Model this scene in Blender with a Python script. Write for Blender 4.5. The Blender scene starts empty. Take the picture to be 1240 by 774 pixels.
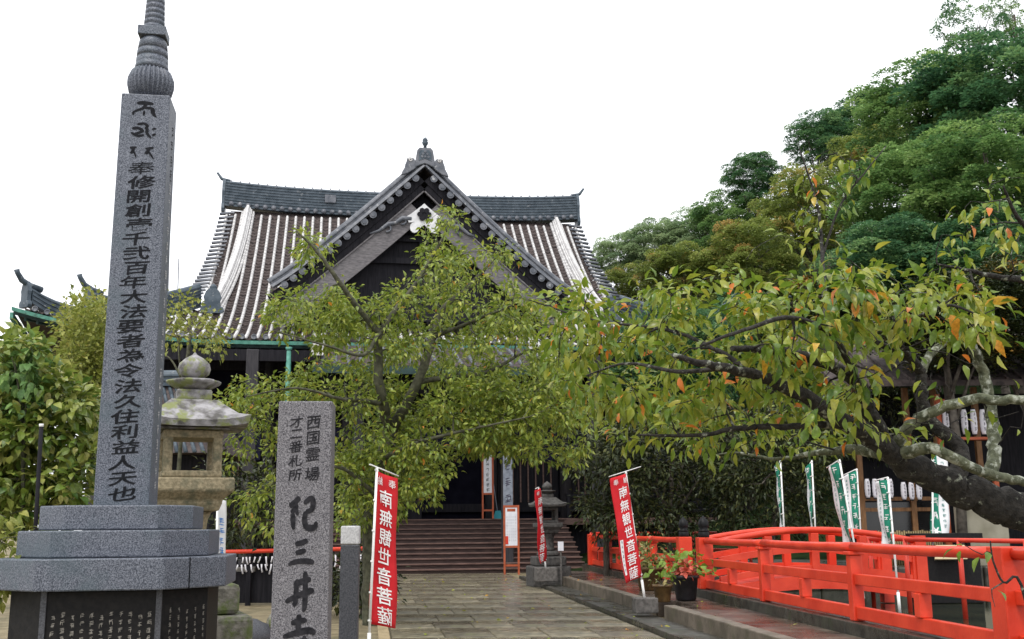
import bpy, math, random
import numpy as np
from mathutils import Vector, Matrix

random.seed(7); rng = np.random.default_rng(7)
SC = bpy.context.scene; COL = SC.collection
R = math.radians

# ---------------------------------------------------------------- camera
FPX, CX, CY = 1300.0, 620.0, 387.0
EYE = 1.6
cam_d = bpy.data.cameras.new('camera'); cam = bpy.data.objects.new('camera', cam_d); COL.objects.link(cam)
cam_d.sensor_width = 36.0; cam_d.lens = 36.0 * FPX / 1240.0
cam_d.clip_start = 0.1; cam_d.clip_end = 2000
CAM_R = Matrix.Rotation(R(90 + 11.0), 3, 'X') @ Matrix.Rotation(R(-0.5), 3, 'Z')
cam.location = (0, 0, EYE); cam.rotation_euler = CAM_R.to_euler()
SC.camera = cam

# ---------------------------------------------------------------- sky and light
SUN_EL, SUN_AZ = 58, 205           # sun behind the cloud, over the photographer's left shoulder
world = bpy.data.worlds.new('World'); SC.world = world; world.use_nodes = True
wn = world.node_tree; wn.nodes.clear()
sky = wn.nodes.new('ShaderNodeTexSky'); sky.sky_type = 'NISHITA'; sky.sun_disc = False
sky.sun_elevation = R(SUN_EL); sky.sun_rotation = R(SUN_AZ)
bwn = wn.nodes.new('ShaderNodeRGBToBW'); mixn = wn.nodes.new('ShaderNodeMix'); mixn.data_type = 'RGBA'
mixn.inputs[0].default_value = 0.88
mixn.inputs[7].default_value = (11.6, 11.8, 12.2, 1)      # even cloud layer hiding the blue
bgn = wn.nodes.new('ShaderNodeBackground'); bgn.inputs[1].default_value = 0.105
won = wn.nodes.new('ShaderNodeOutputWorld')
wn.links.new(sky.outputs[0], bwn.inputs[0]); wn.links.new(bwn.outputs[0], mixn.inputs[6])
wn.links.new(mixn.outputs[2], bgn.inputs[0]); wn.links.new(bgn.outputs[0], won.inputs[0])
sun_d = bpy.data.lights.new('sun', 'SUN'); sun_d.energy = 1.5; sun_d.angle = R(16); sun_d.color = (1, .965, .92)
sun = bpy.data.objects.new('sun', sun_d); COL.objects.link(sun)
sun.location = (-10, -10, 40)
_a = R(SUN_AZ); _e = R(SUN_EL)
_to = Vector((math.sin(_a) * math.cos(_e), math.cos(_a) * math.cos(_e), math.sin(_e)))
sun.rotation_euler = _to.to_track_quat('Z', 'Y').to_euler()
vs = SC.view_settings; vs.view_transform = 'Standard'; vs.look = 'None'; vs.gamma = 1; vs.exposure = 0.5
vs.use_curve_mapping = False
SC.cycles.max_bounces = 6; SC.cycles.diffuse_bounces = 3; SC.cycles.transparent_max_bounces = 4

# ---------------------------------------------------------------- helpers
def ray(px, py):
    return CAM_R @ Vector(((px - CX) / FPX, (CY - py) / FPX, -1.0))
def at(px, py, Y):                       # the world point at distance Y along the viewing direction px, py
    d = ray(px, py); t = Y / d.y
    return Vector((d.x * t, Y, EYE + d.z * t))
def ground(px, py, z=0.0):
    d = ray(px, py); t = (z - EYE) / d.z
    return Vector((d.x * t, d.y * t, z))

ORG = {}
def tag(o, label=None, cat=None, group=None, kind=None):
    if label: o['label'] = label
    if cat: o['category'] = cat
    if group: o['group'] = group
    if kind: o['kind'] = kind
    return o
def thing(name, loc, label, cat, group=None):
    o = bpy.data.objects.new(name, None); COL.objects.link(o)
    o.empty_display_size = 0.2
    o.location = loc; ORG[o.name] = Vector(loc)
    return tag(o, label, cat, group)
def link(name, me, m=None, parent=None, loc=None):
    o = bpy.data.objects.new(name, me); COL.objects.link(o)
    if m is not None and len(me.materials) == 0: me.materials.append(m)
    base = ORG[parent.name] if parent else Vector((0, 0, 0))
    w = Vector(loc) if loc is not None else base
    if parent: o.parent = parent
    o.location = w - base; ORG[o.name] = w
    return o

class MB:
    """collects world-space geometry; build() links it as one mesh object"""
    def __init__(s, M=None): s.v = []; s.f = []; s.M = M; s.smooth = []
    def add(s, vs_, fs, smooth=False, raw=False):
        n = len(s.v)
        for p in vs_:
            p = Vector(p)
            s.v.append(s.M @ p if (s.M is not None and not raw) else p)
        for f in fs:
            s.f.append([i + n for i in f]); s.smooth.append(smooth)
        return s
    def box(s, x0, x1, y0, y1, z0, z1):
        return s.add([(x0,y0,z0),(x1,y0,z0),(x1,y1,z0),(x0,y1,z0),(x0,y0,z1),(x1,y0,z1),(x1,y1,z1),(x0,y1,z1)],
                     [(3,2,1,0),(4,5,6,7),(0,1,5,4),(1,2,6,5),(2,3,7,6),(3,0,4,7)])
    def bar(s, a, b, w, h, up=(0,0,1)):        # rectangular bar from a to b (centre line)
        a = Vector(a); b = Vector(b); d = (b - a).normalized(); sd = d.cross(Vector(up))
        if sd.length < 1e-4: sd = Vector((1,0,0))
        sd.normalize(); u = sd.cross(d)
        c = []
        for p in (a, b):
            for (i, j) in ((-1,-1),(1,-1),(1,1),(-1,1)): c.append(p + sd * (w/2*i) + u * (h/2*j))
        return s.add(c, [(3,2,1,0),(4,5,6,7),(0,1,5,4),(1,2,6,5),(2,3,7,6),(3,0,4,7)])
    def tube(s, pts, rad, n=8, cap=True, smooth=True):
        pts = [Vector(p) for p in pts]; k = len(pts)
        if not hasattr(rad, '__len__'): rad = [rad] * k
        vs_ = []; u = None
        for i, p in enumerate(pts):
            d = (pts[min(i+1,k-1)] - pts[max(i-1,0)])
            d = d.normalized() if d.length > 1e-9 else Vector((0,0,1))
            if u is None:
                u = d.cross(Vector((0,0,1)) if abs(d.z) < .9 else Vector((1,0,0))).normalized()
            else:
                u = (u - d * u.dot(d)); u = u.normalized() if u.length > 1e-6 else d.orthogonal().normalized()
            w = d.cross(u)
            for j in range(n):
                a = 2*math.pi*j/n
                vs_.append(p + (u*math.cos(a) + w*math.sin(a)) * rad[i])
        fs = [(i*n+j, i*n+(j+1)%n, (i+1)*n+(j+1)%n, (i+1)*n+j) for i in range(k-1) for j in range(n)]
        s.add(vs_, fs, smooth)
        if cap:
            m = len(s.v) - len(vs_)
            s.f.append([m+j for j in range(n)][::-1]); s.smooth.append(False)
            s.f.append([m+(k-1)*n+j for j in range(n)]); s.smooth.append(False)
        return s
    def lathe(s, prof, c=(0,0,0), n=20, flute=0, famp=0, rot=0, smooth=True):
        c = Vector(c); vs_ = []; k = len(prof)
        for (r, z) in prof:
            for j in range(n):
                a = 2*math.pi*j/n + rot
                rr = r * (1 - famp * (0.5 - 0.5*math.cos(a*flute))) if flute else r
                vs_.append((c.x + rr*math.cos(a), c.y + rr*math.sin(a), c.z + z))
        fs = [(i*n+j, i*n+(j+1)%n, (i+1)*n+(j+1)%n, (i+1)*n+j) for i in range(k-1) for j in range(n)]
        fs += [tuple(range(n))[::-1], tuple((k-1)*n+j for j in range(n))]
        return s.add(vs_, fs, smooth)
    def prism(s, poly, z0, z1):                # poly in xy, extruded in z
        n = len(poly)
        vs_ = [(x,y,z0) for x,y in poly] + [(x,y,z1) for x,y in poly]
        fs = [tuple(range(n))[::-1], tuple(range(n,2*n))] + [(i,(i+1)%n,(i+1)%n+n,i+n) for i in range(n)]
        return s.add(vs_, fs)
    def slab(s, poly, O, ex, ey, en, t):       # 2-D outline in the plane (O, ex, ey), thickness t along en
        O = Vector(O); ex = Vector(ex); ey = Vector(ey); en = Vector(en); n = len(poly)
        a = [O + ex*x + ey*y for x, y in poly]; b = [p + en*t for p in a]
        fs = [tuple(range(n))[::-1], tuple(range(n,2*n))] + [(i,(i+1)%n,(i+1)%n+n,i+n) for i in range(n)]
        return s.add(a + b, fs)
    def build(s, name, m, parent=None, loc=None, bevel=0, seg=2, fix=True):
        base = Vector(loc) if loc is not None else (ORG[parent.name] if parent else Vector((0,0,0)))
        me = bpy.data.meshes.new(name)
        me.from_pydata([tuple(p - base) for p in s.v], [], s.f)
        me.polygons.foreach_set('use_smooth', s.smooth)
        me.update()
        if fix:
            import bmesh
            bm = bmesh.new(); bm.from_mesh(me); bmesh.ops.recalc_face_normals(bm, faces=bm.faces); bm.to_mesh(me); bm.free()
        o = link(name, me, m, parent, base)
        if bevel:
            b = o.modifiers.new('bevel', 'BEVEL'); b.width = bevel; b.segments = seg; b.limit_method = 'ANGLE'; b.angle_limit = R(35)
        return o

def np_mesh(name, V, F, m, parent=None, tint=None, loc=None, smooth=False):
    """V (n,3) world, F (k,m) equal-sided faces; tint = one float per vertex"""
    base = Vector(loc) if loc is not None else (ORG[parent.name] if parent else Vector((0,0,0)))
    me = bpy.data.meshes.new(name)
    V = np.asarray(V, dtype=np.float64) - np.array(base); F = np.asarray(F, dtype=np.int32)
    me.vertices.add(len(V)); me.vertices.foreach_set('co', V.astype(np.float32).ravel())
    k, m_ = F.shape
    me.loops.add(k*m_); me.loops.foreach_set('vertex_index', F.ravel())
    me.polygons.add(k); me.polygons.foreach_set('loop_start', np.arange(0, k*m_, m_, dtype=np.int32))
    me.polygons.foreach_set('loop_total', np.full(k, m_, dtype=np.int32))
    me.polygons.foreach_set('use_smooth', np.full(k, smooth))
    if tint is not None:
        a = me.attributes.new('tint', 'FLOAT', 'POINT'); a.data.foreach_set('value', np.asarray(tint, dtype=np.float32))
    me.update(calc_edges=True); me.validate()
    return link(name, me, m, parent, base)

def yawM(loc, deg):       # local frame: x right, y away, z up, turned by deg about z
    return Matrix.Translation(Vector(loc)) @ Matrix.Rotation(R(deg), 4, 'Z')

# ---------------------------------------------------------------- materials
def nd(t, ty, **kw):
    n = t.nodes.new(ty)
    for k, v in kw.items(): setattr(n, k, v)
    return n
def mat(name, c1, c2=None, scale=4.0, rough=0.7, bump=0.0, bscale=None, spec=0.4, c3=None, c3_scale=1.0, c3_lo=.55, c3_hi=.7, c3_max=1.0,
        metallic=0, stretch=None, rvar=0.0, coat=0.0, detail=6, lo=.35, hi=.65):
    m = bpy.data.materials.new(name); m.use_nodes = True; t = m.node_tree; b = t.nodes['Principled BSDF']
    L = t.links.new
    b.inputs['Roughness'].default_value = rough; b.inputs['Specular IOR Level'].default_value = spec
    b.inputs['Metallic'].default_value = metallic
    if coat: b.inputs['Coat Weight'].default_value = coat; b.inputs['Coat Roughness'].default_value = .15
    tc = nd(t, 'ShaderNodeTexCoord'); vec = tc.outputs['Object']
    if stretch:
        mp = nd(t, 'ShaderNodeMapping'); mp.inputs['Scale'].default_value = stretch; L(vec, mp.inputs[0]); vec = mp.outputs[0]
    col = None
    if c2 is not None:
        n1 = nd(t, 'ShaderNodeTexNoise'); n1.inputs['Scale'].default_value = scale; n1.inputs['Detail'].default_value = detail
        L(vec, n1.inputs['Vector'])
        r1 = nd(t, 'ShaderNodeValToRGB'); r1.color_ramp.elements[0].position = lo; r1.color_ramp.elements[1].position = hi
        r1.color_ramp.elements[0].color = (*c1, 1); r1.color_ramp.elements[1].color = (*c2, 1)
        L(n1.outputs['Fac'], r1.inputs[0]); col = r1.outputs[0]
        if c3 is not None:
            n3 = nd(t, 'ShaderNodeTexNoise'); n3.inputs['Scale'].default_value = c3_scale; n3.inputs['Detail'].default_value = 8
            n3.inputs['Roughness'].default_value = .65
            L(vec, n3.inputs['Vector'])
            r3 = nd(t, 'ShaderNodeMapRange'); r3.inputs['From Min'].default_value = c3_lo; r3.inputs['From Max'].default_value = c3_hi
            r3.inputs['To Max'].default_value = c3_max; L(n3.outputs['Fac'], r3.inputs['Value'])
            mx = nd(t, 'ShaderNodeMix', data_type='RGBA'); mx.inputs[7].default_value = (*c3, 1)
            L(r3.outputs[0], mx.inputs[0]); L(col, mx.inputs[6]); col = mx.outputs[2]
        L(col, b.inputs['Base Color'])
        if rvar:
            rr = nd(t, 'ShaderNodeMapRange'); rr.inputs['To Min'].default_value = max(.03, rough - rvar); rr.inputs['To Max'].default_value = min(1, rough + rvar)
            nr = nd(t, 'ShaderNodeTexNoise'); nr.inputs['Scale'].default_value = .7; nr.inputs['Detail'].default_value = 5
            rr.inputs['From Min'].default_value = .35; rr.inputs['From Max'].default_value = .65
            L(vec, nr.inputs['Vector']); L(nr.outputs['Fac'], rr.inputs['Value']); L(rr.outputs[0], b.inputs['Roughness'])
    else:
        b.inputs['Base Color'].default_value = (*c1, 1)
    if bump:
        nb = nd(t, 'ShaderNodeTexNoise'); nb.inputs['Scale'].default_value = bscale or scale*2; nb.inputs['Detail'].default_value = 6
        L(vec, nb.inputs['Vector'])
        bp = nd(t, 'ShaderNodeBump'); bp.inputs['Strength'].default_value = bump; bp.inputs['Distance'].default_value = .02
        L(nb.outputs['Fac'], bp.inputs['Height']); L(bp.outputs[0], b.inputs['Normal'])
    return m
def leaf_mat(name, stops, trans=.3, rough=.45, objrand=False, spec=.35):
    m = bpy.data.materials.new(name); m.use_nodes = True; t = m.node_tree; L = t.links.new
    b = t.nodes['Principled BSDF']; out = t.nodes['Material Output']
    b.inputs['Roughness'].default_value = rough; b.inputs['Specular IOR Level'].default_value = spec
    if objrand:
        src = nd(t, 'ShaderNodeObjectInfo').outputs['Random']
    else:
        a = nd(t, 'ShaderNodeAttribute'); a.attribute_name = 'tint'; src = a.outputs['Fac']
    r = nd(t, 'ShaderNodeValToRGB'); cr = r.color_ramp
    while len(cr.elements) < len(stops): cr.elements.new(.5)
    for e, (p, c) in zip(cr.elements, stops): e.position = p; e.color = (*c, 1)
    L(src, r.inputs[0])
    tc = nd(t, 'ShaderNodeTexCoord'); n = nd(t, 'ShaderNodeTexNoise'); n.inputs['Scale'].default_value = 60 if objrand else 9; n.inputs['Detail'].default_value = 3
    L(tc.outputs['Object'], n.inputs['Vector'])
    hs = nd(t, 'ShaderNodeHueSaturation'); mr = nd(t, 'ShaderNodeMapRange'); mr.inputs['To Min'].default_value = .72; mr.inputs['To Max'].default_value = 1.28
    mr.inputs['From Min'].default_value = .3; mr.inputs['From Max'].default_value = .7
    L(n.outputs['Fac'], mr.inputs['Value']); L(mr.outputs[0], hs.inputs['Value']); L(r.outputs[0], hs.inputs['Color'])
    L(hs.outputs[0], b.inputs['Base Color'])
    if trans:
        tr = nd(t, 'ShaderNodeBsdfTranslucent'); L(hs.outputs[0], tr.inputs['Color'])
        ms = nd(t, 'ShaderNodeMixShader'); ms.inputs[0].default_value = trans
        L(b.outputs[0], ms.inputs[1]); L(tr.outputs[0], ms.inputs[2]); L(ms.outputs[0], out.inputs[0])
    return m

M = {}
M['tile_flat'] = mat('tile_flat', (.034,.027,.027), (.088,.069,.064), 6, .75, .3, 20, spec=.2, c3=(.11,.095,.09), c3_scale=2.5, c3_lo=.6, c3_hi=.8)
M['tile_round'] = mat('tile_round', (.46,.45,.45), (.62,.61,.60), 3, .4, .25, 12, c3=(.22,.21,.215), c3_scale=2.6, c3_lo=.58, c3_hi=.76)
M['tile_ridge'] = mat('tile_ridge', (.032,.050,.068), (.078,.102,.126), 3, .5, .4, 14, c3=(.30,.31,.32), c3_scale=4, c3_lo=.60, c3_hi=.74)
M['tile_mid'] = mat('tile_mid', (.065,.074,.092), (.14,.146,.165), 3, .45, .4, 14, c3=(.40,.40,.40), c3_scale=5, c3_lo=.58, c3_hi=.72)
M['wood_dark'] = mat('wood_dark', (.006,.006,.009), (.016,.015,.019), 3, .8, .2, 10, stretch=(6,6,.6), spec=.2)
M['wood_grey'] = mat('wood_grey', (.088,.082,.088), (.165,.155,.16), 4, .75, .3, 14, stretch=(1,4,5))
M['wood_post'] = mat('wood_post', (.02,.019,.023), (.045,.042,.047), 4, .75, .3, 14, stretch=(7,7,.5))
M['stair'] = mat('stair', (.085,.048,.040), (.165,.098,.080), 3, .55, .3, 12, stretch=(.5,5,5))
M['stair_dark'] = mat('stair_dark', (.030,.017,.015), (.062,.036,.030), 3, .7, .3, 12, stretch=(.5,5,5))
M['lantern_dark'] = mat('lantern_dark', (.035,.034,.032), (.085,.08,.075), 14, .85, .4, 30)
M['plaster'] = mat('plaster', (.55,.55,.56), (.68,.68,.69), 5, .8, .1)
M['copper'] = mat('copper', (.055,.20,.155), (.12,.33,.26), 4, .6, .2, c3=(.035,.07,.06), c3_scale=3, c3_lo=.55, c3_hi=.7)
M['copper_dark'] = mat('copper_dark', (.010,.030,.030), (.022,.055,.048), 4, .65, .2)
M['curtain'] = mat('curtain', (.010,.010,.035), (.016,.015,.05), 3, .85)
M['granite'] = mat('granite', (.028,.035,.052), (.18,.195,.235), 105, .5, .12, 60, c3_max=.5, c3=(.06,.088,.105), c3_scale=1.3, c3_lo=.5, c3_hi=.62, detail=3, lo=.38, hi=.64)
M['granite_post'] = mat('granite_post', (.036,.034,.042), (.25,.242,.26), 115, .6, .15, 60, detail=3, c3=(.20,.195,.205), c3_scale=2, c3_max=.35, lo=.36, hi=.66)
M['granite_dark'] = mat('granite_dark', (.035,.037,.045), (.085,.088,.10), 80, .5, .1, 60, detail=3)
M['granite_pale'] = mat('granite_pale', (.38,.38,.39), (.56,.56,.57), 60, .6, .1, 60, detail=3)
M['panel_black'] = mat('panel_black', (.006,.006,.007), (.013,.012,.012), 20, .6, .05, spec=.2)
M['ink'] = mat('ink', (.004,.005,.007), (.011,.012,.016), 30, .8, spec=.2)
M['carve_shade'] = mat('carve_shade', (.010,.010,.013), (.028,.027,.032), 30, .85, spec=.2)  # shading of unpainted carving, put into flat dark strokes
M['engrave'] = mat('engrave', (.20,.19,.165), (.32,.30,.27), 40, .8)
M['lantern'] = mat('lantern', (.19,.158,.095), (.35,.292,.185), 30, .8, .3, 40, c3=(.11,.11,.07), c3_scale=4, c3_lo=.5, c3_hi=.64)
M['lantern_moss'] = mat('lantern_moss', (.085,.08,.075), (.34,.33,.34), 9, .85, .5, 25, c3=(.19,.21,.085), c3_scale=6, c3_lo=.5, c3_hi=.6)
M['stone_moss'] = mat('stone_moss', (.08,.075,.062), (.20,.188,.16), 14, .85, .5, 25, c3=(.09,.115,.035), c3_scale=4, c3_lo=.48, c3_hi=.6)
M['stone_grey'] = mat('stone_grey', (.07,.065,.06), (.15,.14,.13), 14, .8, .4, 30)
M['pave'] = mat('pave', (.125,.108,.070), (.265,.232,.158), 5, .32, .35, 30, c3=(.05,.046,.032), c3_scale=1.7, c3_lo=.5, c3_hi=.68, rvar=.2)
M['pave_b'] = mat('pave_b', (.08,.07,.05), (.185,.16,.112), 5, .28, .35, 30, c3=(.11,.115,.045), c3_scale=1.2, c3_lo=.55, c3_hi=.7, rvar=.18)
M['joint'] = mat('joint', (.05,.045,.028), (.10,.09,.055), 12, .85, .4)
M['kerb_tan'] = mat('kerb_tan', (.26,.20,.11), (.38,.30,.18), 8, .7, .3)
M['kerb_dark'] = mat('kerb_dark', (.022,.021,.017), (.062,.058,.046), 5, .38, .4, 20, c3=(.035,.045,.02), c3_scale=1.5, rvar=.2)
M['terrace'] = mat('terrace', (.042,.034,.028), (.115,.088,.068), 2.2, .26, .3, 22, c3=(.16,.145,.11), c3_scale=1.1, c3_lo=.55, c3_hi=.72, rvar=.16)
M['terrace_edge'] = mat('terrace_edge', (.085,.072,.052), (.17,.14,.108), 4, .5, .3, 20, c3=(.09,.085,.05), c3_scale=2.2)
M['soil'] = mat('soil', (.14,.112,.062), (.25,.205,.12), 3, .9, .5, 40, c3=(.09,.08,.04), c3_scale=.6, c3_lo=.5, c3_hi=.66)
M['hill'] = mat('hill', (.008,.014,.007), (.02,.032,.012), 1.5, 1, .8, 5, spec=.0)
M['water'] = mat('water', (.012,.017,.010), (.03,.036,.020), .7, .06, .05, 3, spec=.5)
M['red'] = mat('red', (.56,.032,.010), (.70,.058,.022), 2.5, .38, .12, 25, c3=(.42,.024,.012), c3_scale=1.6, c3_lo=.58, c3_hi=.78, spec=.45)
M['red_thin'] = mat('red_thin', (.50,.035,.018), (.62,.05,.025), 3, .45)
M['orange_wood'] = mat('orange_wood', (.30,.06,.02), (.42,.10,.04), 6, .6)
M['brown_wood'] = mat('brown_wood', (.16,.075,.03), (.26,.13,.05), 6, .6, stretch=(5,5,.8))
M['black_metal'] = mat('black_metal', (.004,.004,.005), (.009,.009,.010), 20, .5, spec=.2)
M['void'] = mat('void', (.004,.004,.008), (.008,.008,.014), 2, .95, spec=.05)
M['white_pole'] = mat('white_pole', (.72,.72,.70), (.82,.82,.80), 10, .4)
M['cloth_red'] = mat('cloth_red', (.50,.006,.012), (.60,.014,.022), 4, .8, .1, 60)
M['cloth_white'] = mat('cloth_white', (.72,.73,.74), (.84,.84,.85), 4, .85, .1, 60)
M['cloth_green'] = mat('cloth_green', (.008,.17,.105), (.015,.24,.15), 4, .85)
M['print_green'] = mat('print_green', (.02,.16,.14), (.04,.22,.20), 20, .85)
M['print_blue'] = mat('print_blue', (.02,.16,.52), (.04,.24,.62), 20, .85)
M['print_white'] = mat('print_white', (.76,.75,.74), (.86,.85,.84), 20, .85)
M['print_ink'] = mat('print_ink', (.02,.018,.035), (.05,.04,.07), 20, .85)
M['paper'] = mat('paper', (.70,.68,.73), (.80,.78,.82), 8, .9)
M['board_white'] = mat('board_white', (.62,.63,.68), (.74,.75,.79), 5, .6)
M['pot_brown'] = mat('pot_brown', (.07,.042,.018), (.15,.09,.035), 9, .45, .3, 30)
M['pot_black'] = mat('pot_black', (.016,.015,.018), (.03,.028,.032), 9, .45)
M['bark'] = mat('bark', (.008,.007,.006), (.034,.030,.026), 26, .9, 1.0, 45, c3=(.27,.285,.23), c3_scale=14, c3_lo=.58, c3_hi=.66)
M['bark_moss'] = mat('bark_moss', (.045,.052,.03), (.14,.15,.095), 18, .9, .8, 35, c3=(.36,.38,.32), c3_scale=16, c3_lo=.52, c3_hi=.62)
M['bark_far'] = mat('bark_far', (.05,.042,.034), (.11,.095,.078), 8, .9, .5)
M['bark_mid'] = mat('bark_mid', (.035,.036,.022), (.095,.095,.06), 12, .9, .6)
M['glass_dark'] = mat('glass_dark', (.01,.011,.012), (.02,.02,.02), 2, .12, spec=.5)
M['bamboo'] = mat('bamboo', (.22,.16,.075), (.36,.28,.14), 6, .6, .2, stretch=(9,9,.6))
M['wall_tan'] = mat('wall_tan', (.20,.185,.135), (.29,.27,.21), 2, .9, .1)
M['wood_panel'] = mat('wood_panel', (.45,.37,.22), (.6,.5,.33), 5, .7)
M['blue_tarp'] = mat('blue_tarp', (.01,.20,.25), (.02,.28,.33), 5, .5)
M['post_blue'] = mat('post_blue', (.15,.17,.21), (.24,.265,.31), 8, .6)
# leaves: green to yellow green, a few yellow and orange
CH = [(0,(0.071,0.144,0.016)), (.35,(0.155,0.236,0.025)), (.7,(0.270,0.308,0.037)), (.90,(0.368,0.345,0.048)), (.955,(0.598,0.333,0.034)), (1,(0.620,0.184,0.028))]
M['leaf_cherry'] = leaf_mat('leaf_cherry', CH, .4, .34, spec=.5)
M['leaf_cherry_single'] = leaf_mat('leaf_cherry_single', CH, .4, .34, objrand=True, spec=.5)
M['leaf_mid'] = leaf_mat('leaf_mid', [(0,(0.078,0.136,0.018)), (.4,(0.188,0.253,0.037)), (.75,(0.311,0.356,0.054)), (.955,(0.402,0.402,0.071)), (.98,(0.620,0.363,0.045)), (1,(0.620,0.259,0.039))], .4, .36, spec=.5)
M['leaf_maple'] = leaf_mat('leaf_maple', [(0,(0.132,0.165,0.033)), (.5,(0.242,0.275,0.055)), (.9,(0.363,0.363,0.094)), (1,(0.462,0.363,0.099))], .4)
M['leaf_shrub'] = leaf_mat('leaf_shrub', [(0,(0.040,0.103,0.016)), (.4,(0.155,0.218,0.034)), (.75,(0.310,0.339,0.081)), (1,(0.483,0.448,0.149))], .35, .36, spec=.5)
M['leaf_shade'] = leaf_mat('leaf_shade', [(0,(.010,.018,.005)), (.5,(.028,.040,.010)), (.85,(.075,.085,.022)), (.97,(.13,.13,.035)), (1,(.32,.17,.03))], .15)  # canopy shade put into a darker leaf colour
M['leaf_far_dark'] = leaf_mat('leaf_far_dark', [(0,(0.043,0.115,0.057)), (.5,(0.089,0.200,0.084)), (1,(0.223,0.351,0.128))], .4)
M['leaf_far_mid'] = leaf_mat('leaf_far_mid', [(0,(0.072,0.163,0.058)), (.5,(0.163,0.286,0.086)), (1,(0.312,0.442,0.143))], .4)  # green paled, some distance haze put into the colour
M['leaf_far_yellow'] = leaf_mat('leaf_far_yellow', [(0,(0.116,0.160,0.042)), (.5,(0.231,0.292,0.066)), (.9,(0.363,0.385,0.110)), (1,(0.440,0.297,0.099))], .4)
M['leaf_far_haze'] = leaf_mat('leaf_far_haze', [(0,(.17,.26,.14)), (.5,(.28,.38,.19)), (1,(.40,.48,.26))], .5)  # distance haze put into the paler leaf colour
M['leaf_coleus'] = leaf_mat('leaf_coleus', [(0,(.14,.24,.03)), (.55,(.22,.34,.05)), (.62,(.58,.10,.06)), (1,(.66,.16,.12))])
M['leaf_pot'] = leaf_mat('leaf_pot', [(0,(.10,.13,.03)), (.5,(.22,.22,.06)), (1,(.38,.30,.12))])

# ---------------------------------------------------------------- lettering
_G = {}
def glyphs(chars, bold=.012):
    """flat outlines of the characters; the stroke weight falls back where thickening would break the fill"""
    need = [c for c in dict.fromkeys(chars) if (c, bold) not in _G]; obs = []
    for c in need:
        for bd in (0, bold*.35, bold*.7, bold):
            cu = bpy.data.curves.new('glyph', 'FONT'); cu.body = c; cu.size = 1; cu.offset = bd; cu.resolution_u = 3
            o = bpy.data.objects.new('glyph', cu); COL.objects.link(o); obs.append((c, bd, o, cu))
    bpy.context.view_layer.update()
    dg = bpy.context.evaluated_depsgraph_get(); last = {}
    for c, bd, o, cu in obs:
        me = bpy.data.meshes.new_from_object(o.evaluated_get(dg))
        v = [(p.co.x - .5, p.co.y - .38) for p in me.vertices]; f = [tuple(p.vertices) for p in me.polygons]
        ar = sum(p.area for p in me.polygons)
        if bd == 0 or ar > last[c]*1.01: _G[(c, bold)] = (v, f); last[c] = ar
        else: last[c] = 9e9
        bpy.data.objects.remove(o); bpy.data.curves.remove(cu); bpy.data.meshes.remove(me)
    return _G
def brush(strokes, n=5):
    """strokes: lists of (x, y, width); returns verts, faces of soft ribbons with rounded ends"""
    V = []; F = []
    for lv, st in enumerate(strokes):
        P = []; lv *= .0005
        for i in range(len(st) - 1):
            for k in range(n):
                t = k / n
                p0 = st[max(i-1,0)]; p1 = st[i]; p2 = st[i+1]; p3 = st[min(i+2,len(st)-1)]
                P.append(tuple(.5*((2*p1[q]) + (-p0[q]+p2[q])*t + (2*p0[q]-5*p1[q]+4*p2[q]-p3[q])*t*t + (-p0[q]+3*p1[q]-3*p2[q]+p3[q])*t**3) for q in range(3)))
        P.append(st[-1]); b = len(V); m = len(P)
        for i, (x, y, w) in enumerate(P):
            dx = P[min(i+1,m-1)][0] - P[max(i-1,0)][0]; dy = P[min(i+1,m-1)][1] - P[max(i-1,0)][1]
            l = math.hypot(dx, dy) or 1; dx /= l; dy /= l
            e = min(i, m-1-i); k = (.45, .85, 1)[min(e, 2)]
            V.append((x - dy*w*k/2, y + dx*w*k/2, lv)); V.append((x + dy*w*k/2, y - dx*w*k/2, lv))
        F += [(b+2*i, b+2*i+1, b+2*i+3, b+2*i+2) for i in range(m-1)]
    return V, F
def scribble(r):           # an unreadable small character: a few strokes in a square
    s = []
    for k in range(r.randint(2, 4)):
        y = .36 - .8*k/4 + r.uniform(-.06,.06); s.append([(-.36+r.uniform(0,.2), y-.05, .1), (.36-r.uniform(0,.2), y+.05, .12)])
    for k in range(r.randint(1, 3)):
        x = r.uniform(-.28,.28); s.append([(x, .42-r.uniform(0,.3), .12), (x+r.uniform(-.15,.15), -.42+r.uniform(0,.3), .08)])
    return brush(s, 2)
def inscribe(mb, items, fn):
    """items: (verts2d, faces, cx, cy, sx, sy); fn maps plane x, y to world"""
    for (v, f, cx, cy, sx, sy) in items:
        mb.add([fn(cx + p[0]*sx, cy + p[1]*sy, p[2] if len(p) > 2 else 0) for p in v], f)
    return mb
def plane(O, ex, ey, en, lift=.003):
    O = Vector(O); ex = Vector(ex); ey = Vector(ey); en = Vector(en)
    return lambda x, y, l=0: O + ex*x + ey*y + en*(lift + l)
def brushed(v, shear=.14, warp=.03):          # slant the print letter as a brush would
    return [(x + warp*math.sin(5*y+2*x), y + shear*x*(1-.6*abs(y)) + warp*math.sin(6*x)) for x, y in v]
# ================================================================ SETTING
# ground sheet
mb = MB(); n = 24
gx = [-400 + 800*i/n for i in range(n+1)]; gy = [-40 + 640*i/n for i in range(n+1)]
mb.add([(x, y, 0) for y in gy for x in gx], [(j*(n+1)+i, j*(n+1)+i+1, (j+1)*(n+1)+i+1, (j+1)*(n+1)+i) for j in range(n) for i in range(n)])
tag(mb.build('ground', M['soil'], fix=False), kind='structure')

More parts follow.
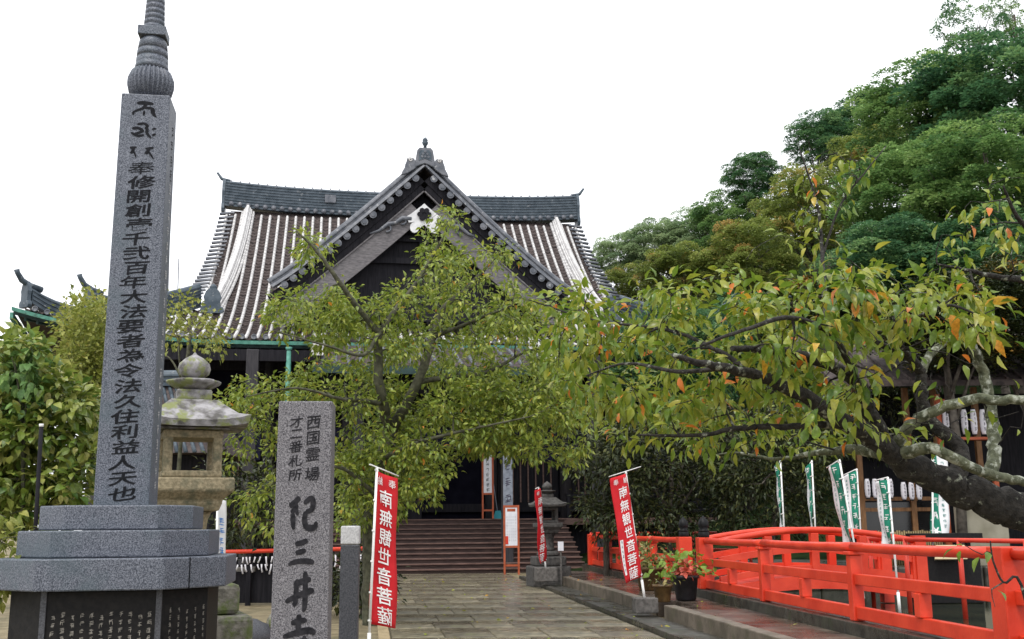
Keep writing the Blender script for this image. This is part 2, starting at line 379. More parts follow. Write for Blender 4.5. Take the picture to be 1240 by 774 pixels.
# hillside rising to the right behind the temple
def hill_z(x, y):
    sx = min(1, max(0, (x + 4) / 34)); sx = sx*sx*(3-2*sx)
    sy = max(0, y - 30)
    return -.3 + sy*.37*sx + .6*math.sin(x*.21)*math.sin(y*.17)*min(1, sy/20)
mb = MB(); nx, ny = 50, 40
vs_ = [];
for j in range(ny+1):
    for i in range(nx+1):
        x = -10 + 120*i/nx; y = 30 + 110*j/ny; vs_.append((x, y, hill_z(x, y)))
mb.add(vs_, [(j*(nx+1)+i, j*(nx+1)+i+1, (j+1)*(nx+1)+i+1, (j+1)*(nx+1)+i) for j in range(ny) for i in range(nx)], True)
tag(mb.build('hillside', M['hill'], fix=False), kind='structure')

# lines of the place (x as a function of y), all running towards the temple
WL = lambda y: -3.98 + (38.0 - y) * .086 + .0       # left edge of the paved walk (set below)
K1 = lambda y: .2 + (35.0 - y) * .1056              # right edge of the walk
L1 = lambda y: 1.2 + (31.0 - y) * .108              # terrace step
FL = lambda y: 3.7 + (20.0 - y) * .0843             # red fence
_p = ground(467, 737); _q = ground(474.5, 774)
WL = lambda y: _p.x + (_q.x - _p.x) * (y - _p.y) / (_q.y - _p.y)
YE = 39.6                                           # foot of the stairs

# paved walk: joint bed and single stones
mb = MB(); mb.add([(WL(9)-.02,9,.004),(K1(9),9,.004),(K1(YE+1),YE+1,.004),(WL(YE+1),YE+1,.004)], [(0,1,2,3)])
walk = tag(mb.build('path', M['joint'], fix=False), kind='structure')
r = random.Random(3); y = 10.0; row = 0; stone_n = 0
while y < YE - .1:
    d = r.choice([1.15,1.35,1.6]) * (1 if y < 24 else 1.3)
    y2 = min(y + d, YE)
    k = 5 if row % 2 else 6
    cuts = [0] + sorted((i + r.uniform(-.13,.13)) / k for i in range(1, k)) + [1]
    for a, b in zip(cuts, cuts[1:]):
        g = .006; z = .022 + r.uniform(-.003,.003); mid = (y+y2)/2
        X = lambda t, yy: WL(yy) + (K1(yy) - .02 - WL(yy)) * t
        mb = MB()
        lo = [(X(a,y)+g, y+g), (X(b,y)-g, y+g), (X(b,y2)-g, y2-g), (X(a,y2)+g, y2-g)]
        zz = [z + r.uniform(-.004,.004) for _ in lo]
        c = .008
        cx_ = sum(p[0] for p in lo)/4; cy_ = sum(p[1] for p in lo)/4
        top = [(px_ + math.copysign(c, cx_-px_), py_ + math.copysign(c, cy_-py_), h) for (px_, py_), h in zip(lo, zz)]
        mb.add([(px_,py_,-.02) for px_,py_ in lo] + [(px_,py_,h-.008) for (px_,py_),h in zip(lo,zz)] + top,
               [(i,(i+1)%4,(i+1)%4+4,i+4) for i in range(4)] + [(i+4,(i+1)%4+4,(i+1)%4+8,i+8) for i in range(4)] + [(8,9,10,11)])
        mb.build('paving_stone', M['pave_b' if r.random() < (.25 if y < 24 else .75) else 'pave'], walk, loc=(cx_, cy_, 0), fix=False)
        stone_n += 1
    y = y2; row += 1
# pale kerb on the left edge of the walk, laid as single stones
kb = thing('kerb', (WL(20)-.1, 20, 0), 'pale tan kerb stones along the left edge of the paved walk', 'kerb')
y = 10
while y < 38:
    y2 = y + r.uniform(1.0, 1.5); mb = MB()
    mb.add([(WL(yy)-o_,yy,z) for z in (-.02,.045) for (yy,o_) in ((y+.01,.20),(y+.01,.03),(y2-.01,.03),(y2-.01,.20))],
           [(3,2,1,0),(4,5,6,7),(0,1,5,4),(1,2,6,5),(2,3,7,6),(3,0,4,7)])
    mb.build('kerb_stone', M['kerb_tan'], kb, bevel=.01); y = y2

def strip(mb, fa, fb, y0, y1, z0, z1, step=1.0):      # raised strip between two lines
    mb.add([(fa(y0),y0,z0),(fb(y0),y0,z0),(fb(y1),y1,z0),(fa(y1),y1,z0),(fa(y0),y0,z1),(fb(y0),y0,z1),(fb(y1),y1,z1),(fa(y1),y1,z1)],
           [(3,2,1,0),(4,5,6,7),(0,1,5,4),(1,2,6,5),(2,3,7,6),(3,0,4,7)])
# dark gutter kerb and ledge beside the walk
led = tag(bpy.data.objects.new('ledge', None), kind='structure'); COL.objects.link(led); ORG['ledge'] = Vector((0,0,0))
y = 8.0
while y < 35:
    y2 = min(y + r.uniform(1.7, 2.3), 35.5)
    mb = MB(); strip(mb, lambda t: K1(t)+.006, lambda t: K1(t)+.17, y+.006, y2-.006, -.02, .10 + r.uniform(-.004,.004)); mb.build('kerb_stone', M['kerb_dark'], led, bevel=.015)
    mb = MB(); strip(mb, lambda t: K1(t)+.18, lambda t: L1(t)+.02, y+.006, y2-.006, -.02, .075 + r.uniform(-.004,.004)); mb.build('ledge_slab', M['kerb_dark'], led, bevel=.01)
    y = y2
# terrace in two runs with a notch where the banner stands
ter = tag(bpy.data.objects.new('terrace', None), kind='structure'); COL.objects.link(ter); ORG['terrace'] = Vector((0,0,0))
for (a, b, off) in ((8.0, 18.75, 0), (20.1, 34.0, 0)):
    y = a
    while y < b - .1:
        y2 = min(y + r.uniform(1.5, 2.1), b)
        if b - y2 < .5: y2 = b
        mb = MB(); strip(mb, lambda t: L1(t)+off, lambda t: L1(t)+.2+off, y+.005, y2-.005, .0, .30 + r.uniform(-.004,.004))
        mb.build('edge_stone', M['terrace_edge'], ter, bevel=.018)
        mb = MB(); strip(mb, lambda t: L1(t)+.21+off, lambda t: FL(t)-.14, y+.005, y2-.005, .0, .288 + r.uniform(-.003,.003))
        mb.build('terrace_slab', M['terrace'], ter, bevel=.008)
        y = y2
mb = MB(); strip(mb, lambda t: L1(t)+.55, lambda t: FL(t)-.14, 18.76, 20.09, 0, .28); mb.build('terrace_slab', M['terrace'], ter, bevel=.008)
# foundation under the fence
y = 5.0
while y < 36:
    y2 = min(y + 2.2, 36.0); mb = MB(); strip(mb, lambda t: FL(t)-.13, lambda t: FL(t)+.16, y+.004, y2-.004, 0, .44); mb.build('foundation_stone', M['kerb_dark'], ter, bevel=.015); y = y2

# pond behind the fence
mb = MB(); mb.add([(FL(5)+.1,5,.02),(16,5,.02),(16,27.4,.02),(FL(27.4)+.1,27.4,.02)], [(0,1,2,3)])
tag(mb.build('pond_water', M['water'], fix=False), kind='structure')
bank = tag(bpy.data.objects.new('pond_bank', None), kind='structure'); COL.objects.link(bank); ORG['pond_bank'] = Vector((0,0,0))
x = FL(28)+.2
while x < 18:
    w = r.uniform(.7,1.2); mb = MB(); mb.box(x+.01, x+w-.01, 27.4+r.uniform(-.05,.05), 28.4, 0, .55+r.uniform(-.05,.05)); mb.build('bank_stone', M['kerb_dark'], bank, bevel=.05); x += w
mb = MB(); mb.box(FL(28), 30, 28.2, 40, .0, .5); tag(mb.build('pond_terrace', M['kerb_dark']), kind='structure')

# ================================================================ TEMPLE
YAW = 9.5
TC = Vector((at(491, 230, 58).x, 58, 0))
TM = yawM(TC, YAW)
def T(u, v, z): return TM @ Vector((u, v, z))
temple = thing('temple_hall', T(0, -9, 0), 'large dark wooden temple hall with sweeping tiled roof and front gable', 'temple')
EU, EV, RU = 16.0, 15.0, 9.8          # eave half width, eave depth, ridge half length
Z0, ZH, PW = 9.15, 9.75, 1.56
def lift(u, s=EV):                     # upturned corners
    a = max(0, (abs(u) - 8) / 8); b = max(0, (abs(s) - 8) / 7); return 1.15 * a*a * b*b
def roofz(u, s):
    e = EV - s
    if abs(u) > RU: e = min(e, EU - abs(u))
    e = max(e, 0)
    return Z0 + ZH * (e/EV)**PW + lift(u, s)
def top_s(u):                          # where a front tile row starts below ridge or hip
    return .3 if abs(u) <= RU else abs(u) - (EU - EV)
roof = MB(TM)
# deck under the tiles (front, back, sides) as a height field
NU, NV = 64, 60
us = np.linspace(-EU, EU, NU+1); ss = np.linspace(-EV, EV, NV+1)
vv = []
for s in ss:
    for u in us: vv.append((u, s, roofz(u, abs(s)) - .16))
roof.add(vv, [(j*(NU+1)+i, j*(NU+1)+i+1, (j+1)*(NU+1)+i+1, (j+1)*(NU+1)+i) for j in range(NV) for i in range(NU)])
deck = roof.build('roof', M['tile_flat'], temple)
# pan tiles between the rows: stepped courses
SP = .46; NR = int(EU / SP)
def arc_samples(u, s0, s1, step=.34):
    out = []; s = s0
    while s < s1 - .02:
        out.append(s); dz = (roofz(u, s) - roofz(u, min(s+.05, EV))) / .05
        s += step / math.sqrt(1 + dz*dz)
    out.append(s1); return out
pan = MB(TM)
for k in range(-NR, NR):
    u0 = k*SP; u1 = u0 + SP; um = (u0+u1)/2
    sA = arc_samples(um, max(top_s(um) + .1, .3), EV)
    for a, b in zip(sA, sA[1:]):
        j = (hash((k, round(a*7))) % 7 - 3) * .004
        za, zb = roofz(um, a), roofz(um, b)
        pts = []
        for (s, z, d) in ((a, za, -.10), (b, zb, -.035)):
            for q, dz in ((u0+.05, .03), (um, -.03), (u1-.05, .03)): pts.append((q, -s, z + dz + d + j))
        for q, dz in ((u0+.05, .03), (um, -.03), (u1-.05, .03)): pts.append((q, -b, zb + dz - .10 + j))
        pan.add(pts, [(0,1,4,3),(1,2,5,4),(3,4,7,6),(4,5,8,7)])
o = pan.build('pan_tiles', M['tile_flat'], deck, fix=False); o['kind'] = 'stuff'
# rows of round tiles: each row a part
def round_row(mb, P, rad=.078, n=6):
    """P: list of world points down the slope; half round segments stepping out at each tile end"""
    for a, b in zip(P, P[1:]):
        d = (b - a); d.normalize(); sd = d.cross(Vector((0,0,1))).normalized(); up = sd.cross(d)
        ring = []
        for (p, rr) in ((a, rad*.86), (b, rad*1.04)):
            for i in range(n+1):
                t = math.pi*i/n; ring.append(p + sd*(math.cos(t)*rr) + up*(math.sin(t)*rr*1.15 - .02))
        mb.add(ring, [(i, i+1, n+2+i, n+1+i) for i in range(n)] + [tuple(range(n+1, 2*n+2))], True, raw=True)
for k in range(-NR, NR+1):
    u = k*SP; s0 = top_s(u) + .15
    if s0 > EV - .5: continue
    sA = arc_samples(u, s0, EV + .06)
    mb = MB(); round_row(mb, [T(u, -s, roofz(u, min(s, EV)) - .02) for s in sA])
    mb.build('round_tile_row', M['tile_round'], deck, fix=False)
    # round eave end disc
    p = T(u, -EV - .08, roofz(u, EV) - .0)
    mb = MB(TM); mb.lathe([(.02,0),(.115,0),(.115,.05),(.085,.06),(.08,.045),(.02,.045)], n=12)
    mb.v = [T(0,0,0)*0 + p + (TM.to_3x3() @ Vector((v0.x, -v0.z, v0.y))) for v0 in [TM.inverted() @ q for q in mb.v]]
    mb.build('eave_end_tile', M['tile_mid'], deck, fix=False)
# tile rows on the side slopes (run sideways), back left plain
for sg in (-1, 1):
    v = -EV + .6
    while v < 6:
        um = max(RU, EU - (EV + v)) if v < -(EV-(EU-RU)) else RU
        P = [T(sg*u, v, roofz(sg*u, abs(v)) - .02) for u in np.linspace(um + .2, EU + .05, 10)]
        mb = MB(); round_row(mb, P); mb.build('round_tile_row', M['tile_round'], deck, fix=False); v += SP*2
# gable verge: short tiles over the upper edge at both ends
for sg in (-1, 1):
    s = .5
    while s < EV - (EU - RU):
        u0, u1 = RU - .55, RU + .22
        z = roofz(RU-.3, s)
        k_ = .75*(s/8.8)**2; P = [T(sg*(u0+k_), -s, z + .10), T(sg*(u1+k_), -s, z - .02)]
        mb = MB(); round_row(mb, P, .11); mb.build('verge_tile', M['tile_mid'], deck, fix=False); s += .34
    # gable wall under the verge
    gw = MB(TM); e = EV - (EU - RU)
    prof = [(-s, roofz(RU-.3, s) - .25) for s in np.linspace(e, 0, 12)] + [(s, roofz(RU-.3, s) - .25) for s in np.linspace(.8, e, 11)]
    gw.slab([(a, b) for a, b in prof] , (sg*(RU-.6),0,0), (0,1,0), (0,0,1), (sg*.1,0,0), 1)
    gw.build('gable_wall', M['wood_dark'], temple)

def sweep(mb, path, sect, closed=True):
    """path: [(point, side, up)], sect: 2-D outline; world or local via mb.M"""
    n = len(sect); V = []
    for p, sd, up in path:
        for x, y in sect: V.append(Vector(p) + Vector(sd)*x + Vector(up)*y)
    k = len(path)
    F = [(i*n+j, i*n+(j+1)%n, (i+1)*n+(j+1)%n, (i+1)*n+j) for i in range(k-1) for j in range(n)]
    F += [tuple(range(n))[::-1], tuple((k-1)*n+j for j in range(n))]
    mb.add(V, F); return mb
def capsect(w, h, n=5):                # stacked ridge: stepped wall with a round cap
    s = [(-w/2-.06,0),(-w/2-.06,.07),(-w/2,.07)]
    c = int(h/.16)
    for i in range(c):
        z = .07 + (h-.07)*i/c; z2 = .07 + (h-.07)*(i+1)/c
        s += [(-w/2,z),(-w/2,z2-.05),(-w/2-.045,z2-.05),(-w/2-.045,z2)]
    s += [(-w/2-.03,h),]
    s += [(-.16*math.cos(math.pi*i/n), h + .16*math.sin(math.pi*i/n)) for i in range(n+1)]
    return s + [(-x, z) for x, z in s[::-1] if x < -.17]
def onigawara(mb, O, ex, ez, en, w, h):        # crest-shaped end tile
    P = [(-.5,0),(-.62,.10),(-.56,.22),(-.42,.26),(-.40,.50),(-.46,.62),(-.34,.86),(-.14,1.0),(.14,1.0),(.34,.86),(.46,.62),(.40,.50),(.42,.26),(.56,.22),(.62,.10),(.5,0)]
    mb.slab([(x*w, y*h) for x, y in P], O, ex, ez, en, .16)
    Q = [(.19*w*math.cos(2*math.pi*i/10), .58*h + .19*w*math.sin(2*math.pi*i/10)) for i in range(10)]
    mb.slab(Q, Vector(O), ex, ez, -Vector(en), .06)

# main ridge
mb = MB(TM)
def rz(u): return Z0 + ZH - .25 + .30*(abs(u)/RU)**3
sweep(mb, [((u,0,rz(u)),(0,1,0),(0,0,1)) for u in np.linspace(-RU, RU, 21)], capsect(.62, 1.35))
ridge = mb.build('main_ridge', M['tile_ridge'], deck)
for k in range(40):                   # cap tile joints and pins along the ridge
    u = -RU + .25 + k*(2*RU-.5)/39
    mb = MB(TM); z = rz(u)+1.35
    mb.tube([(u,0,z+.10),(u,0,z+.26)], .022, 5); mb.tube([(u-.035,0,z+.02),(u+.035,0,z+.02)], .185, 10)
    mb.build('ridge_pin', M['tile_mid'], ridge, fix=False)
mb = MB(TM)
for k in range(-21, 22):
    u = k*.45; z = rz(u) + .12
    mb.lathe([(.02,0),(.13,0),(.13,.06)], (0,0,0), 10); m_ = len(mb.v) - 30
    for q in range(m_, len(mb.v)):
        l = TM.inverted() @ mb.v[q]; mb.v[q] = T(u + l.x, -.40 - l.z, z + l.y)
o = mb.build('ridge_discs', M['tile_mid'], ridge, fix=False); o['kind'] = 'stuff'
mb = MB(TM); mb.box(-4.45,-3.85,-.50,-.42, rz(4)+.62, rz(4)+1.08); mb.build('ridge_crest_plate', M['tile_mid'], ridge, bevel=.03)
for sg in (-1, 1):
    mb = MB(TM); z = rz(RU)
    onigawara(mb, (sg*(RU+.02),0,z-.35), (0,1,0), (0,0,1), (sg,0,0), .75, 1.9)
    mb.tube([(sg*(RU-.2),0,z+1.5),(sg*(RU+.25),0,z+1.6),(sg*(RU+.5),0,z+1.95)], [.09,.09,.06], 8)
    mb.build('ridge_end_tile', M['tile_ridge'], ridge)
    # descending ridge
    u = 8.55; pth = []
    for s in np.linspace(.3, 9.5, 24):
        h = .02; dz = (roofz(u, s+.1) - roofz(u, s-.1))/.2; l = math.sqrt(1+dz*dz)
        pth.append(((sg*(u+.55*(s/8.8)**2), -s, roofz(u, s) + h), (1,0,0), (0, dz/l, 1/l)))
    mb = MB(TM); sweep(mb, pth, [(-.22,0),(-.22,.20),(-.16,.22),(-.15,.30),(-.10,.31),(-.09,.40),(-.05,.46),(.05,.46),(.09,.40),(.10,.31),(.15,.30),(.16,.22),(.22,.20),(.22,0)])
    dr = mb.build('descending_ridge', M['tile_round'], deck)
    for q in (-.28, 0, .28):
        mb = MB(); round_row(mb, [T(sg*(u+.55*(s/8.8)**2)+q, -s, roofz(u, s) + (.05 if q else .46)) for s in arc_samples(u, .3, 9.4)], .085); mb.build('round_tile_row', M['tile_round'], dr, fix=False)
    mb = MB(TM); u += .62; onigawara(mb, (sg*u,-9.6,roofz(u,9.6)), (1,0,0), (0,0,1), (0,-1,0), .85, 1.15)
    mb.lathe([(.02,0),(.14,.02),(.17,.12),(.10,.22),(.02,.26)], (sg*u,-9.55,roofz(u,9.6)+1.1), 10)
    mb.build('ridge_end_tile', M['tile_ridge'], dr)
    # corner ridge in two stages
    for (t0, t1, h, w, up_, nm) in ((0, .93, .55, .5, .30, 'corner_ridge'), (0, .62, 1.0, .42, .32, 'corner_ridge')):
        pth = []
        for t in np.linspace(t0, t1, 16):
            a = 9.9 + t*(EU-9.9); s = a - (EU-EV)
            pth.append(((sg*a, -s, roofz(a, s) - .05 + up_*(t/t1)**6), (.7071,sg*.7071,0), (0,0,1)))
        mb = MB(TM); sweep(mb, pth, capsect(w, h)); cr = mb.build(nm, M['tile_ridge'], deck)
        p = Vector(pth[-1][0]); dr_ = Vector((sg*.7071,-.7071,0))
        mb = MB(TM); onigawara(mb, p + dr_*.05 + Vector((0,0,-.15)), (.7071,sg*.7071,0), (0,0,1), dr_, .55, h+.5)
        mb.tube([p + dr_*x + Vector((0,0,z)) for x, z in ((-.5,h+.12),(0,h+.20),(.35,h+.36),(.55,h+.62),(.6,h+.75))], [.13,.13,.12,.10,.11], 8)
        mb.build('ridge_end_tile', M['tile_ridge'], cr)

# eaves: fascia, gutter, soffit, rafters
def eave_path(d, z, n=40):
    P = [((u,-EV-d, roofz(u,EV)+z),(0,1,0),(0,0,1)) for u in np.linspace(-EU, EU, n)]
    return P
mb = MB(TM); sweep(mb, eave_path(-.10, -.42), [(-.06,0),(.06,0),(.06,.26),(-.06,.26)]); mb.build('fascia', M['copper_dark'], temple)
mb = MB(TM); sweep(mb, eave_path(.14, -.30), [(-.10,.12),(-.07,-.02),(.07,-.02),(.10,.12)]); mb.build('gutter', M['copper'], temple)
for sg in (-1, 1):
    P = [((sg*(EU+.05), v, roofz(EU, abs(v)) if False else Z0 + .95*max(0,(abs(v)-7)/8)**2 - .42),(1,0,0),(0,0,1)) for v in np.linspace(-EV, EV, 24)]
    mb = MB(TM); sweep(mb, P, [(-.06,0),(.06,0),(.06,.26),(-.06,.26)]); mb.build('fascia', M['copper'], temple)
mb = MB(TM)                            # soffit boards
N2 = 32; V = []
for v0, dz in ((-EV+.02, -.40), (-11.0, .9)):
    for u in np.linspace(-EU+.1, EU-.1, N2+1):
        w = u if v0 < -12 else u*.72
        V.append((w, v0, (roofz(u, EV) if v0 < -12 else Z0 - .3 + .3*lift(u)) + (dz if v0 < -12 else dz)))
mb.add(V, [(i, i+1, N2+2+i, N2+1+i) for i in range(N2)]); mb.build('soffit', M['wood_dark'], temple, fix=False)
for k in range(-35, 36):
    u = k*.445; mb = MB(TM); zl = lift(u)
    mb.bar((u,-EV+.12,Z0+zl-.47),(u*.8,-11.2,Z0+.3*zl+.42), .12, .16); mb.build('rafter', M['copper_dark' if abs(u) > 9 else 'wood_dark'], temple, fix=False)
# downpipe with green patina
pt = at(350, 421, T(-6.2,-EV-.2,0).y)
mb = MB(); mb.tube([pt, (pt.x,pt.y,4.0),(pt.x,pt.y,.4)], .10, 10)
dp = mb.build('downpipe', M['copper'], temple)
mb = MB(); [mb.tube([(pt.x,pt.y,z),(pt.x,pt.y,z+.12)], .13, 10) for z in (8.6,6.2,3.4)]; mb.build('pipe_collar', M['copper'], dp, fix=False)

# front gable on the slope
GV, GZ, GW = -13.0, 17.2, 6.35
def gdrop(w): return .985*w - .013*w*w
def gz(w): return GZ - gdrop(abs(w))
def gs_back(w):                         # where the dormer slope runs into the main roof
    z = gz(w); e = EV*max(0,(z - Z0)/ZH)**(1/PW); return EV - e
gr = MB(TM); G = 22; V = []
ws = np.linspace(-GW, GW, 2*G+1)
for t in np.linspace(0, 1, 9):
    for w in ws:
        s = -GV + (gs_back(w) - .6 - (-GV)) * t; s = min(s, -GV); V.append((w, -s, gz(w)))
nW = len(ws); gr.add(V, [(j*nW+i, j*nW+i+1, (j+1)*nW+i+1, (j+1)*nW+i) for j in range(8) for i in range(nW-1)])
gable = gr.build('front_gable', M['tile_flat'], temple, fix=False)
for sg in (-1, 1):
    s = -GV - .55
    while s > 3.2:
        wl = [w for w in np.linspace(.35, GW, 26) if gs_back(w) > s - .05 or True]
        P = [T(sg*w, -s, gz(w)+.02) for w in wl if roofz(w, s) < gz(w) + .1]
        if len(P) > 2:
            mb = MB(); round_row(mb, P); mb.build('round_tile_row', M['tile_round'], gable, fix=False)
        s -= SP
def rake(name, m, off, sect, v0, w0=0.0, w1=GW, n=26, parent=None, sgs=(-1,1)):
    for sg in sgs:
        P = []
        for w in np.linspace(w0, w1, n):
            sl = (gdrop(w+.05) - gdrop(w-.05))/.1; l = math.sqrt(1+sl*sl)
            fl = .10*max(0, (w - w1 + 1.4)/1.4)**2
            P.append(((sg*w, v0, gz(w) + off*l + fl), (0,1,0), (sg*sl/l, 0, 1/l)))
        mb = MB(TM); sweep(mb, P, sect); mb.build(name, m, parent or gable)
rake('rake_ridge', M['tile_mid'], .10, capsect(.34, .30), GV+.35)
rake('rake_edge_tile', M['tile_mid'], .03, [(-.16,0),(-.12,.10),(0,.15),(.12,.10),(.16,0)], GV-.10)
rake('rake_shadow_board', M['wood_dark'], -.42, [(-.05,0),(.35,0),(.35,.36),(-.05,.36)], GV+.05)
rake('rake_board', M['wood_dark'], -.66, [(-.05,0),(.05,0),(.05,.26),(-.05,.26)], GV+.10)
rake('bargeboard', M['wood_grey'], -1.55, [(-.06,0),(.06,0),(.06,.82),(-.06,.82)], GV+.18, w1=GW-.4)
rake('bargeboard_trim', M['wood_grey'], -.74, [(-.09,0),(.05,0),(.05,.06),(-.09,.06)], GV+.15, w1=GW-.4)
for sg in (-1, 1):                       # round medallion tiles hanging along the rake
    for k in range(16):
        w = .40 + k*.365; sl = .985 - .026*w; l = math.sqrt(1+sl*sl)
        mb = MB(TM); c = Vector((sg*w, GV-.16, gz(w) - .10*l))
        mb.slab([(.16*math.cos(2*math.pi*i/12), .16*math.sin(2*math.pi*i/12)) for i in range(12)], c, (1,0,0), (0,0,1), (0,-1,0), .06)
        mb.slab([(.09*math.cos(2*math.pi*i/10), .09*math.sin(2*math.pi*i/10)) for i in range(10)], c, (1,0,0), (0,0,1), (0,-1,0), .085)
        mb.build('medallion_tile', M['tile_mid'], gable)
# gable wall with struts
mb = MB(TM); poly = [(w, gz(w)-1.0) for w in np.linspace(-GW+1.2, GW-1.2, 21)]
mb.slab(poly + [(GW-1.2, gz(GW)-1.0), (-GW+1.2, gz(GW)-1.0)], (0,GV+.75,0), (1,0,0), (0,0,1), (0,1,0), .1)
mb.build('gable_wall', M['wood_dark'], gable)
for z, w in ((GZ-4.2, 3.4), (GZ-3.2, 2.3)):
    mb = MB(TM); mb.box(-w, w, GV+.55, GV+.74, z, z+.26); mb.build('gable_beam', M['wood_dark'], gable)
mb = MB(TM); mb.box(-.16,.16,GV+.5,GV+.73,GZ-4.2,GZ-1.5); mb.build('gable_strut', M['wood_dark'], gable)
# carved pendant
P = [(0,.55),(.13,.42),(.62,.02),(.80,-.10),(.66,-.34),(.42,-.30),(.36,-.50),(.16,-.56),(0,-.42)]
P = P + [(-x,y) for x,y in P[-2:0:-1]]
mb = MB(TM); mb.slab(P, (0,GV+.10,GZ-2.15), (1,0,0), (0,0,1), (0,-1,0), .10); pend = mb.build('pendant', M['plaster'], gable)
mb = MB(TM)
mb.slab([(.24*math.cos(2*math.pi*i/16), .24*math.sin(2*math.pi*i/16)) for i in range(16)], (0,GV-.0,GZ-2.12), (1,0,0), (0,0,1), (0,-1,0), .05)
for i in range(6):
    a = math.pi/3*i; mb.slab([(.2*math.cos(a)+.12*math.cos(t), .2*math.sin(a)+.12*math.sin(t)) for t in np.linspace(0,6.28,9)[:-1]], (0,GV-.05,GZ-2.12), (1,0,0), (0,0,1), (0,-1,0), .03)
mb.build('rosette', M['wood_dark'], pend)
for sg in (-1, 1):                       # scrolled fins beside the pendant
    pts = [(.55,-.32),(.95,-.30),(1.25,-.52),(1.55,-.58),(1.95,-.90),(2.35,-1.05)]
    mb = MB(TM); mb.tube([(sg*x, GV+.06, GZ-2.0+z) for x, z in pts], [.10,.13,.08,.11,.07,.04], 8)
    for cx_, cz_ in ((.95,-.42),(1.6,-.78)):
        mb.tube([(sg*(cx_+.16*math.cos(t)), GV+.05, GZ-2.0+cz_+.16*math.sin(t)) for t in np.linspace(0,5,12)], .045, 6)
    mb.build('pendant_fin', M['tile_mid'], pend)
# white scroll ends beside the rosette
for sg in (-1, 1):
    mb = MB(TM); mb.slab([(sg*.42+.2*math.cos(t), -.62+.24*math.sin(t)) for t in np.linspace(0,6.28,13)[:-1]], (0,GV+.04,GZ-2.1), (1,0,0), (0,0,1), (0,-1,0), .08); mb.build('pendant_scroll', M['plaster'], pend)
# gable ridge and its great end tile
mb = MB(TM); sweep(mb, [((0,v,GZ+.05),(1,0,0),(0,0,1)) for v in np.linspace(GV-.05, -2.6, 8)], capsect(.5, .62)); grd = mb.build('gable_ridge', M['tile_ridge'], gable)
O = Vector((0, GV-.12, GZ+.06)); TM_ = TM; TM = TM @ Matrix.Translation(O) @ Matrix.Scale(.70, 4) @ Matrix.Translation(-O)
mb = MB(TM)
body = [(-.62,-.15),(-.60,.35),(-.50,.98),(-.36,1.16),(.36,1.16),(.50,.98),(.60,.35),(.62,-.15),(.28,.02),(0,.12),(-.28,.02)]
mb.slab(body, O, (1,0,0), (0,0,1), (0,-1,0), .22)
oni = mb.build('gable_crest_tile', M['tile_mid'], grd, bevel=.03)
mb = MB(TM); mb.slab([(-.40,.28),(-.36,.85),(-.26,.98),(.26,.98),(.36,.85),(.40,.28),(0,.45)], O + Vector((0,-.22,0)), (1,0,0),(0,0,1),(0,-1,0), .03); mb.build('crest_panel', M['tile_ridge'], oni)
mb = MB(TM)
for (x, z) in ((0,.88),(-.13,.72),(.13,.72),(-.2,.54),(0,.56),(.2,.54)):
    mb.slab([(x+.085*math.cos(t), z+.085*math.sin(t)) for t in np.linspace(0,6.28,9)[:-1]], O + Vector((0,-.25,0)), (1,0,0),(0,0,1),(0,-1,0), .035)
mb.build('crest_emblem', M['tile_mid'], oni)
for sg in (-1, 1):
    fin = [(.56,.30),(.70,.52),(.95,.60),(1.13,.50),(1.16,.30),(1.24,.10),(1.28,-.12),(1.42,-.38),(1.50,-.62),(1.10,-.50),(.70,-.22),(.50,-.05)]
    mb = MB(TM); mb.slab([(sg*x, z-.05) for x, z in fin], O + Vector((0,.03,-.02)), (1,0,0),(0,0,1),(0,-1,0), .2); mb.build('crest_fin', M['tile_mid'], oni, bevel=.03)
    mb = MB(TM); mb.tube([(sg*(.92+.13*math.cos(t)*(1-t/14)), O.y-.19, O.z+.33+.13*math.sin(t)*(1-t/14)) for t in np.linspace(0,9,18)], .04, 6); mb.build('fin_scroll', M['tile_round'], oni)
mb = MB(TM); mb.lathe([(.10,0),(.10,.16),(.16,.22),(.20,.36),(.15,.46),(.18,.52),(.11,.64),(.03,.70),(.02,.70)], O+Vector((0,-.1,1.16)), 12); mb.tube([O+Vector((0,-.1,1.8)),O+Vector((0,-.1,2.25))], .015, 5); mb.build('crest_finial', M['tile_ridge'], oni)

TM = TM_
# porch canopy over the stairs
def cz(s): return Z0 - .15 - (s-EV)*.33
mb = MB(TM); mb.slab([(-4.4,0),(4.4,0),(4.4,-.2),(-4.4,-.2)], (0,-EV+.3,cz(EV)-.1), (1,0,0), (0,-.37,-.13), (0,0,1), .12) if False else None
mb.add([(u,-s,cz(s)+d) for d in (-.28,-.08) for (u,s) in ((-4.4,EV-.6),(4.4,EV-.6),(4.4,19.4),(-4.4,19.4))], [(3,2,1,0),(4,5,6,7),(0,1,5,4),(1,2,6,5),(2,3,7,6),(3,0,4,7)])
porch = mb.build('porch_roof', M['tile_flat'], temple)
for k in range(-9, 10):
    u = k*SP; mb = MB(); round_row(mb, [T(u,-s,cz(s)-.05) for s in np.arange(EV-.3, 19.5, .33)]); mb.build('round_tile_row', M['tile_mid'], porch, fix=False)
for sg in (-1, 1):
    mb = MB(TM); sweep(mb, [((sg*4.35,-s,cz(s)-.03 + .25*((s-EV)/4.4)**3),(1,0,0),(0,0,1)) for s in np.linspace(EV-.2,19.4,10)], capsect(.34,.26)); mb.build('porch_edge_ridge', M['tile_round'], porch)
mb = MB(TM); mb.box(-4.5,4.5,-19.46,-19.34,cz(19.4)-.42,cz(19.4)-.12); mb.build('porch_fascia', M['copper_dark'], porch)

